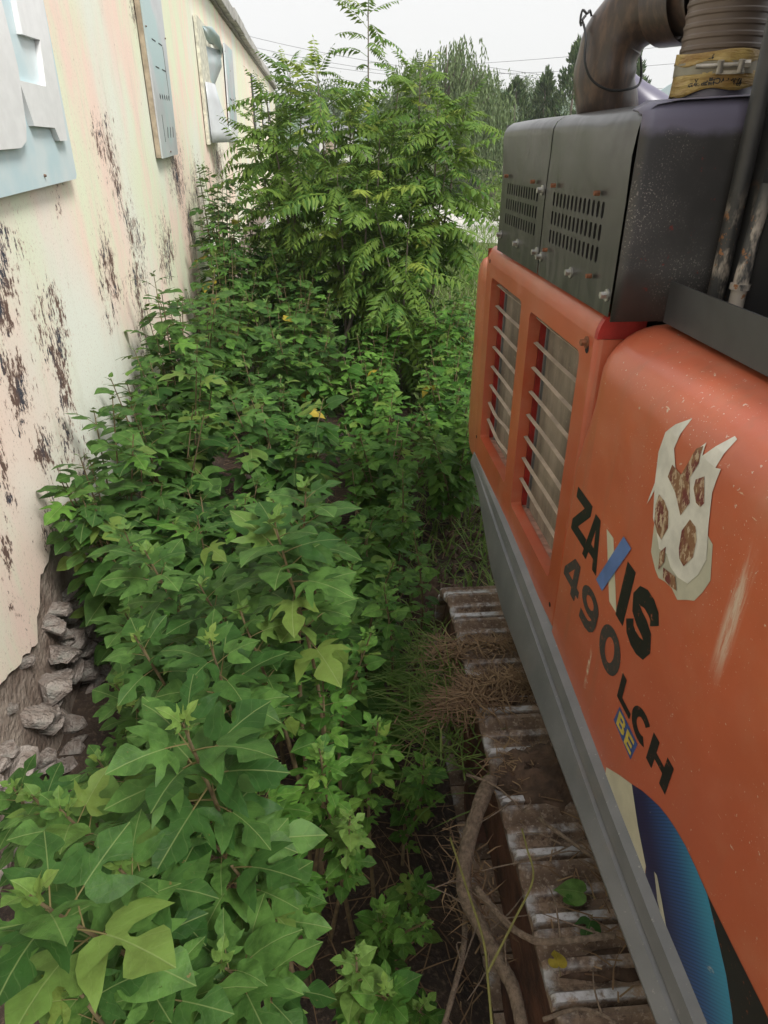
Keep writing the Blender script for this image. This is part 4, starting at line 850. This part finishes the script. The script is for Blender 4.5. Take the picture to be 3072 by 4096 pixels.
while yy_ < 9.6:
    wx = -1.55 - .109 * yy_
    for q, (lab, gr) in zip((.17, .48, .80, 1.12), (GW, GM, GR, GO)):
        right = .15 if yy_ < 4 else .30 + .02 * yy_
        if q < .3 and yy_ < 3.0: continue
        if q > 1 and yy_ < 5: continue
        x = lerp(wx, right, q) + rn.uniform(-.12, .12); y = yy_ + rn.uniform(-.2, .2)
        hw = 1.62 + .13 * (yy_ - 3) if q < .3 else (1.42 + .11 * (yy_ - 3) if q < .6 else 1.02 + .07 * (yy_ - 3))
        bush(x, y, hw * rn.uniform(.93, 1.06), 300 + i, lab + ', ' + ORD[row_i] + ' from the track end', gr, s=(.172 if q < .6 else .135) * rn.uniform(.9, 1.1), stems=6, per=22 if yy_ < 7 else 18, small=(q > .6)); i += 1
    row_i += 1
    yy_ += .62 if yy_ < 5 else .72
for j, (x, y, hh) in enumerate(((-2.35, 9.9, 2.75), (-2.0, 9.6, 2.5), (-2.45, 10.8, 2.8), (-1.6, 9.9, 2.35), (-1.1, 10, 2.1), (-.55, 9.8, 1.9))):
    bush(x, y, hh, 400 + j, ('tallest wall bush under the eave shadow', 'wall bush beside the first tall one', 'tall wall bush nearest the leaning fronds', 'bush below the leaning tree of heaven', 'bush between two trees of heaven', 'bush at the foot of the tallest tree of heaven')[j], 'tall bushes by the wall' if x < -1.9 else 'bushes at the tree foot', s=.15, stems=6, per=24, spread=.42)

# ---- tree of heaven: every frond a part
def frond_mesh(seed, mat, pairs=11, L=1.0, droop=.28):
    rn = random.Random(seed); m = MB()
    def at(t): return Vector((.03 * sin(3 * t + seed), t * (1 - .12 * t * droop * 2), .10 * t - droop * t * t))
    sp = [at(i / 7) * L for i in range(8)]; m.tube(sp, [lerp(.007, .002, i / 7) for i in range(8)], 3, False)
    def leaflet(p, d, n, ln, wd):
        s_ = d.cross(n).normalized(); a = p; q = p + d * ln * .38; tip = p + d * ln - n * ln * .16
        m.add([a, q + s_ * wd - n * wd * .25, tip, q - s_ * wd - n * wd * .25, q + n * wd * .18], [(0, 1, 4), (1, 2, 4), (2, 3, 4), (3, 0, 4)])
    for i in range(pairs):
        t = .20 + .78 * i / pairs; p = at(t) * L; tang = (at(min(1, t + .05)) - at(t - .05)).normalized(); n = Vector((0, -tang.z, tang.y))
        ln = (.205 - .10 * abs(t - .45) * 1.5) * rn.uniform(.88, 1.1)
        for s_ in (-1, 1):
            d = (Vector((s_, 0, 0)) * .88 + tang * rn.uniform(.15, .65) - n * rn.uniform(.05, .75)).normalized(); leaflet(p, d, n, ln, ln * .19)
    leaflet(at(.98) * L, (at(1) - at(.93)).normalized(), Vector((0, 0, 1)), .09, .018)
    me = m.mesh('frond', mat); ra = me.attributes.new('rnd', 'FLOAT', 'FACE')
    for q in range(len(me.polygons)): ra.data[q].value = rn.random() * .5
    return me
FR = [frond_mesh(i, M_AIL, 9 + i % 5, 1, .22 + .13 * (i % 5)) for i in range(10)]; FRY = [frond_mesh(30 + i, M_AILY, 10, 1, .18 + .08 * i) for i in range(3)]
def ailanthus(x, y, tops, seed, label, nf=40):
    rn = random.Random(seed); b = Vector((x, y, gz(x, y) - .05)); t = empty('tree_of_heaven', b); tag(t, label, 'tree', 'young trees of heaven')
    m = MB(); first = True
    for (tx, ty, tz, z0, cnt, fs) in tops:
        tip = Vector((tx, ty, tz)) - b; st = Vector((rn.uniform(-.05, .05), rn.uniform(-.05, .05), 0)) if first else Vector((tip.x * .25, tip.y * .25, z0 * .6)); first = False
        sp = spline([st, st.lerp(tip, .45) + Vector((rn.uniform(-.12, .12), rn.uniform(-.1, .1), 0)), tip], 8); n = len(sp) - 1
        m.tube(sp, [lerp(.028, .005, (i / n)) for i in range(n + 1)], 7, False); az = rn.uniform(0, 6)
        zf = max(0, (z0 - (sp[0].z)) / (tip.z - sp[0].z)) if tip.z > sp[0].z else 0
        cnt = int(cnt * 2.5)
        for i in range(cnt):
            u = 1 - (1 - zf) * (i / cnt) ** 1.1; j = min(int(u * n), n - 1); p = sp[j].lerp(sp[j + 1], u * n - j); az += 2.4 + rn.uniform(-.3, .3); q = i / cnt
            el = lerp(58, 8, min(1, q * 3)) + rn.uniform(-30, 22) - (10 if q > .7 else 0)
            link('frond', (FRY if rn.random() < (.30 if q < .3 else .12) else FR)[rn.randrange(3 if False else 3)] if rn.random() < .35 else FR[rn.randrange(10)], t,
                 orient(p, az, radians(el), rn.uniform(-.35, .35), 1.12 * fs * (.45 + .55 * min(1, q * 4)) * rn.uniform(.62, 1.22)))
    m.build('trunk', M_TRUNK, t, smooth=True); return t
ailanthus(-.35, 9.6, [(-.18, 9.6, 4.62, 2.9, 13, .52), (-.78, 9.3, 3.95, 1.7, 20, .72), (.18, 9.7, 3.85, 1.8, 18, .72), (-.40, 9.2, 3.6, 1.6, 16, .74), (-.05, 9.1, 3.3, 1.6, 14, .74)], 1, 'tallest tree of heaven with a bare dark tip against the sky')
ailanthus(-1.2, 9.9, [(-1.15, 9.8, 4.0, 1.8, 20, .70), (-1.72, 10.2, 3.5, 1.6, 18, .70), (-1.0, 9.4, 3.5, 1.5, 16, .72), (-1.45, 9.6, 3.75, 1.8, 14, .66)], 2, 'tree of heaven leaning its fronds against the plaster wall')
ailanthus(.5, 9.3, [(.42, 9.3, 3.95, 1.9, 20, .70), (.95, 9.2, 3.55, 1.8, 18, .76), (.75, 8.9, 3.05, 1.7, 12, .8), (.62, 9.0, 3.6, 1.8, 14, .72)], 3, 'tree of heaven spreading long fronds towards the black hood')
ailanthus(.25, 8.7, [(.30, 8.6, 2.5, .9, 16, .75), (-.1, 8.6, 2.5, .8, 16, .75)], 4, 'shorter tree of heaven with low drooping fronds')
ailanthus(-.6, 8.9, [(-.55, 8.8, 2.9, 1.6, 16, .72), (-.2, 8.8, 2.8, 1.6, 12, .72)], 5, 'half-grown tree of heaven rising out of the thicket')

ailanthus(-1.5, 12.6, [(-1.6, 12.6, 3.5, 1.2, 20, .9), (-2.1, 12.8, 3.1, 1.2, 16, .85)], 6, 'darker tree of heaven standing behind the leaning one')
ailanthus(-.5, 12.4, [(-.5, 12.4, 3.7, 1.4, 20, .9), (.1, 12.5, 3.2, 1.6, 14, .85)], 7, 'tree of heaven seen through the tallest one')
# ---- leaf clump helper for merged crowns
def clump_obj(name, quads, mat, parent, kind=None):
    m = MB(); rv = []
    for (p, d, n_, ln, wd) in quads:
        s_ = d.cross(n_)
        if s_.length < 1e-5: s_ = Vector((1, 0, 0))
        s_.normalize(); m.add([p, p + d * ln * .45 + s_ * wd, p + d * ln, p + d * ln * .45 - s_ * wd], [(0, 1, 2, 3)]); rv.append(random.random())
    o = m.build(name, mat, parent); ra = o.data.attributes.new('rnd', 'FLOAT', 'FACE'); ra.data.foreach_set('value', rv)
    if kind: o['kind'] = kind
    return o
def rv3(rn):
    while True:
        v = Vector((rn.uniform(-1, 1), rn.uniform(-1, 1), rn.uniform(-1, 1)))
        if .05 < v.length < 1: return v.normalized()
M_WILLOW = leaf_mat('willow_leaf', (.075, .12, .050), (.14, .19, .085), big=False, trans=.2)
M_JUN = leaf_mat('juniper_spray', (.022, .055, .022), (.060, .105, .036), big=False, trans=.08, rough=.7)
M_FAR = leaf_mat('far_leaf', (.05, .09, .045), (.09, .13, .06), big=False, trans=.15)
def willow(x, y, hgt, rad_, seed):
    rn = random.Random(seed); b = Vector((x, y, gz(x, y))); t = empty('willow_tree', b); tag(t, 'grey-green weeping willow behind the trees of heaven', 'tree')
    m = MB(); m.tube(spline([(0, 0, -.2), (.2, 0, hgt * .3), (-.1, .1, hgt * .55)], 5), [lerp(.35, .2, i / 10) for i in range(11)], 9, False); Q = []
    for k_ in range(44):
        a = rn.uniform(0, 6.28); r_ = rad_ * sqrt(rn.random()) * .95; top = hgt * (1 - .42 * (r_ / rad_) ** 2) * rn.uniform(.86, 1.0)
        e_ = Vector((r_ * cos(a), r_ * sin(a), top)); m.tube(spline([(0, 0, hgt * .45), (e_.x * .5, e_.y * .5, top * .8), e_], 4), [lerp(.10, .02, i / 8) for i in range(9)], 5, False)
        for h_ in range(22):
            p = e_ + Vector((rn.gauss(0, .5), rn.gauss(0, .5), rn.uniform(-.5, .25))); out_ = Vector((cos(a) + rn.gauss(0, .5), sin(a) + rn.gauss(0, .5), 0)) * .12; ln = rn.uniform(1.6, 4.2)
            n = int(ln / .17); sw = rn.uniform(-.2, .2)
            for i in range(n):
                u = i / n; c_ = p + out_ * (2.2 * u * (1.6 - u)) + Vector((sw * u, 0, -ln * u ** 1.15 + .15 * u))
                d = Vector((rn.uniform(-.5, .5), rn.uniform(-.5, .5), -1)).normalized(); Q.append((c_, d, rv3(rn), .27, .045))
    m.build('trunk', M_TRUNK, t, smooth=True); clump_obj('crown', Q, M_WILLOW, t)
willow(3.4, 45, 8.3, 3.5, 1)
def juniper(x, y, top, rad_, seed, label):
    rn = random.Random(seed); b = Vector((x, y, gz(x, y))); hgt = top - b.z; t = empty('juniper_tree', b); tag(t, label, 'tree', 'junipers beyond the road')
    m = MB(); m.tube([(0, 0, -.1), (0, 0, hgt * .9)], [.13, .03], 7); m.build('trunk', M_TRUNK, t, smooth=True); Q = []
    for k_ in range(150):
        u = rn.random() ** .8; zc = hgt * (.06 + .88 * u); R_ = rad_ * (1 - u) ** .75 * rn.uniform(.55, 1.08) + .05; a = rn.uniform(0, 6.28)
        cpt = Vector((R_ * cos(a), R_ * sin(a), zc)); sz = .22 + .3 * (1 - u)
        for i in range(26):
            p = cpt + Vector((rn.gauss(0, sz * .4), rn.gauss(0, sz * .4), rn.gauss(0, sz * .55))); d = (Vector((cos(a) * .45, sin(a) * .45, 1)) + rv3(rn) * .55).normalized(); Q.append((p, d, rv3(rn), rn.uniform(.2, .38), .045))
    for i in range(60): Q.append((Vector((rn.gauss(0, .06), rn.gauss(0, .06), hgt * rn.uniform(.88, 1))), (Vector((0, 0, 1)) + rv3(rn) * .3).normalized(), rv3(rn), .3, .035))
    clump_obj('crown', Q, M_JUN, t)
for i, (x, y, tz, r_, lab) in enumerate(((11.96, 50, 8.7, 2.1, 'tallest dark pointed juniper standing beside the arched duct'), (10.6, 52, 7.3, 1.6, 'slim brownish juniper next to the tallest one'), (8.7, 52, 6.8, 2.3, 'broad bushy juniper beside the willow'), (13.4, 48, 7.6, 1.7, 'full juniper partly behind the duct'), (15.6, 50, 8.2, 1.9, 'juniper behind the hood'), (6.6, 54, 5.4, 1.6, 'short rounded juniper under the willow'))):
    juniper(x, y, tz, r_, 20 + i, lab)
def round_tree(x, y, hgt, rad_, seed, label, group, mat=M_FAR, name='broadleaf_tree', cl=70, per=40, lz=.4, leaf=.3, cat='tree'):
    rn = random.Random(seed); b = Vector((x, y, gz(x, y))); t = empty(name, b); tag(t, label, cat, group)
    m = MB(); m.tube([(0, 0, -.1), (.05, 0, hgt * .5), (0, 0, hgt * .8)], [.04 * hgt * .5, .03 * hgt * .5, .01 * hgt], 7); m.build('trunk', M_TRUNK, t, smooth=True); Q = []
    for k_ in range(cl):
        v = rv3(rn) * rn.uniform(.45, 1); c_ = Vector((v.x * rad_, v.y * rad_, hgt * lz + (v.z * .5 + .5) * hgt * (1 - lz)))
        for i in range(per): Q.append((c_ + rv3(rn) * rn.uniform(0, rad_ * .28), (rv3(rn) + Vector((0, 0, -.3))).normalized(), rv3(rn), leaf * rn.uniform(.6, 1.2), leaf * .22))
    clump_obj('crown', Q, mat, t)
for i, (x, y, h_, r_, lab) in enumerate(((-9, 58, 6.5, 3, 'green tree above the far roof line of the building'), (-4, 62, 6, 3, 'rounded tree behind the small white house'), (1, 66, 5.5, 3.2, 'dark rounded tree between house and willow'), (17, 95, 9, 4, 'hazy tree in the gap between junipers'), (13.5, 110, 10, 4, 'pale hazy tree beyond the willow'), (24, 90, 9, 4, 'hazy tree far behind the duct'), (21, 120, 9, 5, 'faint tree far beyond the junipers'))):
    round_tree(x, y, h_, r_, 50 + i, lab, 'far broadleaf trees')
for i, (x, y, h_, r_) in enumerate(((5.2, 30, 2.0, 1.3), (6.6, 33, 2.2, 1.4), (7.4, 28, 1.7, 1.2), (4.4, 45, 2.2, 2.0), (8.2, 45, 2.2, 2.2), (12, 45, 2.2, 2.2), (16, 46, 2.4, 2.2), (0, 47, 2.2, 2.2), (-4, 48, 2.4, 2.3))):
    round_tree(x, y, h_, r_, 80 + i, ('soft green bush at the road edge beside the hood', 'largest soft green bush at the road edge', 'small green bush at the road edge', 'dark bush under the willow', 'dark bush below the broad juniper', 'dark bush below the slim juniper', 'dark bush behind the hood', 'dark bush between willow and house', 'dark bush before the small house')[i], 'road edge bushes' if y < 40 else 'bushes under the junipers', M_WEED if y < 40 else M_JUN, 'roadside_bush', 45, 34, .03, .2, 'bush')
# ---- small house beyond the road
e = empty('small_house', (-5.6, 78, 1.3)); tag(e, 'small white house with a grey pitched roof glimpsed through the fronds', 'house')
m = MB(); m.box(-2.5, 2.5, 0, 4, -.2, 2.7); m.build('wall', simple('white_render', (.70, .69, .65), .8, var=.06), e)
m = MB(); m.add([(-2.8, -.35, 2.65), (2.8, -.35, 2.65), (2.8, 2, 3.9), (-2.8, 2, 3.9), (2.8, 4.35, 2.65), (-2.8, 4.35, 2.65), (-2.8, -.35, 2.55), (2.8, -.35, 2.55), (2.8, 4.35, 2.55), (-2.8, 4.35, 2.55)], [(0, 1, 2, 3), (3, 2, 4, 5), (0, 6, 7, 1), (6, 9, 8, 7), (1, 7, 8, 4, 2), (0, 3, 5, 9, 6), (5, 4, 8, 9)]); m.build('roof', simple('grey_roof', (.22, .22, .23), .8), e)
for x in (-1.4, 1.2): m = MB(); m.box(x - .4, x + .4, -.03, .02, .9, 1.9); m.build('window', M_DARKIN, e)
m = MB(); m.box(-.35, .45, -.04, .02, -.1, 2.0); m.build('door', M_WOOD, e)
# ---- wires
M_WIRE = simple('wire', (.10, .10, .11), .6)
for p, q, sag, lab in (((-24, 66, 13.8), (3, 74, 9.0), .6, 'topmost power line passing over the eave'), ((-24, 66, 13.1), (3, 74, 8.5), .7, 'second power line under the topmost one'), ((-24, 66, 12.4), (3, 74, 8.3), .7, 'third power line over the eave'),
                       ((6, 70, 8.95), (40, 70, 12.4), .5, 'single power line rising past the junipers'), ((6, 70, 9.2), (34, 70, 6.6), .3, 'power line falling behind the arched duct'), ((6, 70, 8.95), (34, 70, 6.2), .3, 'twin power line just below the falling one'), ((6, 70, 8.2), (40, 70, 10.4), .4, 'lowest power line crossing between the junipers')):
    P = [Vector(p).lerp(Vector(q), i / 14) - Vector((0, 0, sag * sin(pi * i / 14))) for i in range(15)]
    m = MB(); m.tube(P, .016, 5); tag(m.build('power_line', M_WIRE), lab, 'wire', 'power lines across the sky')

# ================================================================== GROUND COVER AND DEBRIS
def blades(name, spots_, mat, label, cat, wd=.006):
    m = MB(); rvv = []
    for (p, d, ln, bend) in spots_:
        d = d.normalized(); s_ = d.cross(Vector((0, 0, 1)))
        if s_.length < .05: s_ = Vector((1, 0, 0))
        s_ = s_.normalized() * wd; pts = [p, p + d * ln * .5 + bend * .25, p + d * ln + bend]
        m.add([pts[0] - s_, pts[0] + s_, pts[1] + s_ * .8, pts[1] - s_ * .8, pts[2]], [(0, 1, 2, 3), (3, 2, 4)]); rvv += [random.random()] * 2
    o = m.build(name, mat); ra = o.data.attributes.new('rnd', 'FLOAT', 'FACE'); ra.data.foreach_set('value', rvv); tag(o, label, cat, kind='stuff'); return o
rn = random.Random(77)
sp_ = []
for i in range(17000):
    y = 8.5 + 26 * rn.random() ** 1.6; x = rn.uniform(-1.5 - .1 * y, 2.5 + .12 * y)
    if abs(y - road_mid(x)) < 6.2: continue
    sp_.append((Vector((x, y, gz(x, y) - .02)), Vector((rn.gauss(0, .35), rn.gauss(0, .35), 1)), rn.uniform(.2, .75), Vector((rn.gauss(0, .15), rn.gauss(0, .15), -.1))))
blades('grass', sp_, M_WEED, 'light green rough grass and weeds between thicket and road', 'grass', .013)
sp_ = []
for i in range(2600):
    y = rn.uniform(3.4, 9); x = rn.uniform(.1, 1.3) + .05 * (y - 4); sp_.append((Vector((x, y, gz(x, y) - .01)), Vector((rn.gauss(0, .6), rn.gauss(0, .6), 1)), rn.uniform(.08, .4), Vector((rn.gauss(0, .08), rn.gauss(0, .08), -.06))))
blades('grass', sp_, M_WEED, 'sparse green weeds on the churned soil past the track', 'grass', .008)
Q = []
for i in range(5200):
    y = 6.0 + 7 * rn.random(); x = rn.uniform(.35, 1.9) + .04 * (y - 6); h_ = rn.uniform(0, .75) * (1 if y > 7 else .5)
    Q.append((Vector((x, y, gz(x, y) + h_)), (rv3(rn) + Vector((0, 0, .3))).normalized(), rv3(rn), rn.uniform(.06, .13), .022))
tag(clump_obj('weeds', Q, M_WEED, None), 'bright leafy weeds standing beside the thicket', 'weeds', kind='stuff')
sp_ = []
for i in range(2600):
    y = rn.uniform(.3, 9); x = rn.uniform(-1.3, .55) if y < 4 else rn.uniform(-1.8, 1.5); a = rn.uniform(0, 6.28)
    sp_.append((Vector((x, y, gz(x, y) + rn.uniform(0, .06))), Vector((cos(a), sin(a), rn.uniform(-.1, .35))), rn.uniform(.05, .35), Vector((rn.gauss(0, .05), rn.gauss(0, .05), 0))))
blades('litter', sp_, M_STRAW, 'dead twigs and dry stems strewn over the dark soil', 'litter', .0035)
# straw and soil heaped on the track: in the excavator's axes, turned into place
def ew(x, y, z): return EX @ Vector((x, y, z + H))
sp_ = []
def heap(cx, cy, rx, ry, n, z=-2.13, hz=.05, long=.2):
    for i in range(n):
        x = cx + rn.gauss(0, rx * .5); y = cy + rn.gauss(0, ry * .5); d2 = ((x - cx) / rx) ** 2 + ((y - cy) / ry) ** 2; a = rn.gauss(1.9, .8) if rn.random() < .6 else rn.uniform(0, 6.28)
        zz_ = z + hz * max(0, 1 - d2) * rn.random() - (0 if x > .53 else (.53 - x) * .5)
        sp_.append((ew(x, y, zz_), Vector((cos(a), sin(a), rn.uniform(-.2, .12))), rn.uniform(.03, long), Vector((rn.gauss(0, .04), rn.gauss(0, .04), rn.uniform(-.06, .01)))))
heap(.70, 2.52, .24, .05, 380, hz=.03, long=.12); heap(.72, 2.24, .26, .07, 620, hz=.06, long=.13); heap(.50, 2.16, .15, .10, 420, hz=.05, long=.18); heap(.47, 2.5, .10, .14, 150, long=.16); heap(.72, 1.78, .2, .1, 160, hz=.03, long=.12); heap(.8, 1.3, .2, .4, 70, hz=.01, long=.12); heap(.40, 1.4, .08, .2, 120, z=-2.17, long=.12)
blades('straw', sp_, M_STRAW, 'brown straw and torn roots heaped on the muddy track', 'straw', .0028)
sp_ = [q for q in []]
for i in range(420):
    x = .46 + rn.gauss(0, .09); y = 2.35 + rn.gauss(0, .22); sp_.append((ew(x, y, -2.2 - rn.random() * .15), Vector((rn.gauss(-.4, .5), rn.gauss(0, .5), rn.uniform(-.1, .8))), rn.uniform(.12, .36), Vector((rn.gauss(-.03, .05), 0, rn.uniform(-.14, -.02)))))
blades('grass', sp_, M_WEED, 'torn green grass hanging off the edge of the track', 'grass', .0035)
M_CLOD = simple('soil_clod', (.085, .052, .034), .97, var=.45, scale=16, bump=.8)
def lump(cx, cy, z, rx, ry, rz, seed, label, name='soil_mound'):
    m = MB(); rows_ = []
    for i in range(9):
        a = pi / 2 * i / 8; rows_.append([ew(cx + rx * cos(a) * cos(t) * (1 + .35 * ns(3 * cos(t), 3 * sin(t), seed)), cy + ry * cos(a) * sin(t) * (1 + .35 * ns(3 * cos(t), 3 * sin(t), seed + 5)), z + rz * sin(a) * (1 + .9 * ns(cx + 6 * cos(t) * cos(a), 6 * sin(t) * cos(a), seed + 2))) for t in [2 * pi * j / 26 for j in range(27)]])
    m.grid(rows_); o = m.build(name, M_CLOD, smooth=True); tag(o, label, 'soil', kind='stuff')
lump(.80, 1.77, -2.175, .24, .16, .085, 3, 'dark damp soil filling the gap between track shoes')
lump(.70, 2.28, -2.175, .22, .11, .05, 8, 'brown soil under the straw on the track')
lump(.78, 1.08, -2.175, .18, .05, .015, 5, 'thin cake of mud on a track shoe')
lump(1.0, 6.2, -3.22, .45, .8, .28, 12, 'mound of churned brown soil past the track end'); lump(.75, 4.3, -3.2, .3, .5, .22, 14, 'low soil heap at the rear of the track')
cm = MB(); rnv = random.Random(4)
for i in range(330):
    y = rnv.uniform(3.3, 8.5); x = rnv.uniform(.3, 1.4) + .03 * y; s_ = rnv.uniform(.012, .06) * (1.3 if rnv.random() < .1 else 1); c_ = Vector((x, y, gz(x, y) + s_ * .4))
    V = [c_ + Vector(v) * s_ * rnv.uniform(.7, 1.3) for v in ((1, 0, 0), (-1, 0, 0), (0, 1, 0), (0, -1, 0), (0, 0, 1), (0, 0, -1))]; cm.add(V, [(0, 2, 4), (2, 1, 4), (1, 3, 4), (3, 0, 4), (2, 0, 5), (1, 2, 5), (3, 1, 5), (0, 3, 5)])
tag(cm.build('clods', M_CLOD), 'loose earth clods scattered past the track', 'soil', kind='stuff')
# ---- uprooted branches
M_BRANCH = simple('pale_bark', (.21, .155, .11), .95, var=.3, scale=70, bump=.9)
def branch(pts, r0, r1, label, twigs=0, mat=M_BRANCH, seed=1, name='dead_branch', dz=0):
    rn = random.Random(seed); sp = spline([ew(x, y, z + dz) for x, y, z in pts], 6); n = len(sp) - 1
    t = empty(name, sp[n // 2]); tag(t, label, 'branch'); o = sp[n // 2]
    m = MB(); m.tube([p - o for p in sp], [lerp(r0, r1, i / n) * (1 + .16 * ns(i * .7, seed)) for i in range(n + 1)], 9); m.build('limb', mat, t, smooth=True)
    for k_ in range(twigs):
        p = sp[rn.randrange(2, n)] - o; d = Vector((rn.gauss(0, 1), rn.gauss(0, 1), rn.uniform(-.1, .5))).normalized(); l_ = rn.uniform(.06, .22)
        m = MB(); m.tube(spline([p, p + d * l_ * .5 + Vector((0, 0, .01)), p + d * l_ + Vector((rn.gauss(0, .02), rn.gauss(0, .02), -.01))], 3), [.004, .0035, .003, .0026, .0022, .0018, .0014], 5); m.build('twig', mat, t, smooth=True)
branch([(.53, 1.74, -2.14), (.48, 1.65, -2.12), (.40, 1.49, -2.14), (.36, 1.34, -2.17), (.40, 1.23, -2.2), (.44, 1.11, -2.2), (.46, 1.02, -2.2), (.46, .80, -2.25)], .030, .019, 'thick knobbly uprooted branch lying along the track edge', 9, seed=3)
branch([(.39, 1.30, -2.10), (.46, 1.17, -2.08), (.51, 1.12, -2.07), (.55, 1.10, -2.06), (.66, 1.10, -2.06), (.77, 1.11, -2.07)], .011, .009, 'bent grey branch reaching across the track shoes', 3, seed=5)
branch([(.40, 1.46, -2.3), (.37, 1.33, -2.3), (.34, 1.21, -2.3), (.28, 1.08, -2.32), (.23, 1.0, -2.4)], .010, .008, 'thin brown branch hanging beside the uprooted one', 2, seed=6)
branch([(.66, 1.54, -2.10), (.70, 1.48, -2.09), (.80, 1.36, -2.08)], .008, .007, 'short broken stick leaning on the skirt', 1, seed=8)
branch([(.43, 1.72, -2.07), (.53, 1.66, -2.07), (.62, 1.56, -2.10)], .006, .002, 'slim dry stick on the dark soil heap', 2, seed=9)
branch([(.78, 1.44, -2.09), (.64, 1.38, -2.08), (.49, 1.37, -2.1), (.42, 1.37, -2.12)], .003, .002, 'curved wiry twig over the track', 2, seed=10)
branch([(.50, .92, -2.1), (.61, .93, -2.08), (.70, .90, -2.1)], .006, .004, 'curled root end on the last visible shoe', 1, seed=12)
M_GS = simple('yellow_green_stem', (.20, .19, .05), .6, var=.2, scale=20)
branch([(.33, 1.47, -2.08), (.35, 1.27, -2.05), (.37, 1.11, -2.05), (.36, .98, -2.06), (.35, .80, -2.15)], .0035, .004, 'long yellow-green plant stalk hanging down', 0, M_GS, 13, 'plant_stalk')
branch([(.36, 1.01, -2.02), (.46, 1.13, -2.0), (.55, 1.25, -1.99), (.56, 1.36, -2.0), (.57, 1.45, -2.03)], .0035, .003, 'kinked yellow-green stalk crossing the track edge', 0, M_GS, 14, 'plant_stalk')
# fallen leaves lying on the shoes
for i, (x, y, s_, me, lab) in enumerate(((.585, 1.03, .05, LEAFD, 'fallen yellow leaf on a muddy track shoe'), (.77, 1.25, .085, LEAFB[3], 'torn green leaf lying on the track'), (.74, 1.20, .06, LEAFB[2], 'smaller green leaf beside the torn one'), (.66, 1.27, .035, LEAFS[4], 'small wilted green leaf on the shoes'))):
    p = ew(x, y, -2.11); o = link('fallen_leaf', me); o.matrix_world = Matrix.Translation(p) @ Matrix.Rotation(1.3 * i, 4, 'Z') @ Matrix.Rotation(.1, 4, 'X') @ Matrix.Diagonal((s_, s_, s_, 1)); tag(o, lab, 'leaf')
for i, (x, y, z) in enumerate(((.17, 1.66, 1.15), (.10, 1.5, 1.05))):
    pass
# ================================================================== HAZE
m = MB(); m.box(-620, 720, -320, 1520, -1.6, 45)
kz = bpy.data.materials.new('haze_air'); kz.use_nodes = True; t = kz.node_tree; t.nodes.clear()
o_ = t.nodes.new('ShaderNodeOutputMaterial'); v_ = t.nodes.new('ShaderNodeVolumePrincipled'); v_.inputs['Density'].default_value = .0006; v_.inputs['Color'].default_value = (.985, .993, 1, 1)
t.links.new(v_.outputs[0], o_.inputs['Volume']); tag(m.build('haze', kz), 'thin pale haze in the air', 'haze', kind='stuff')
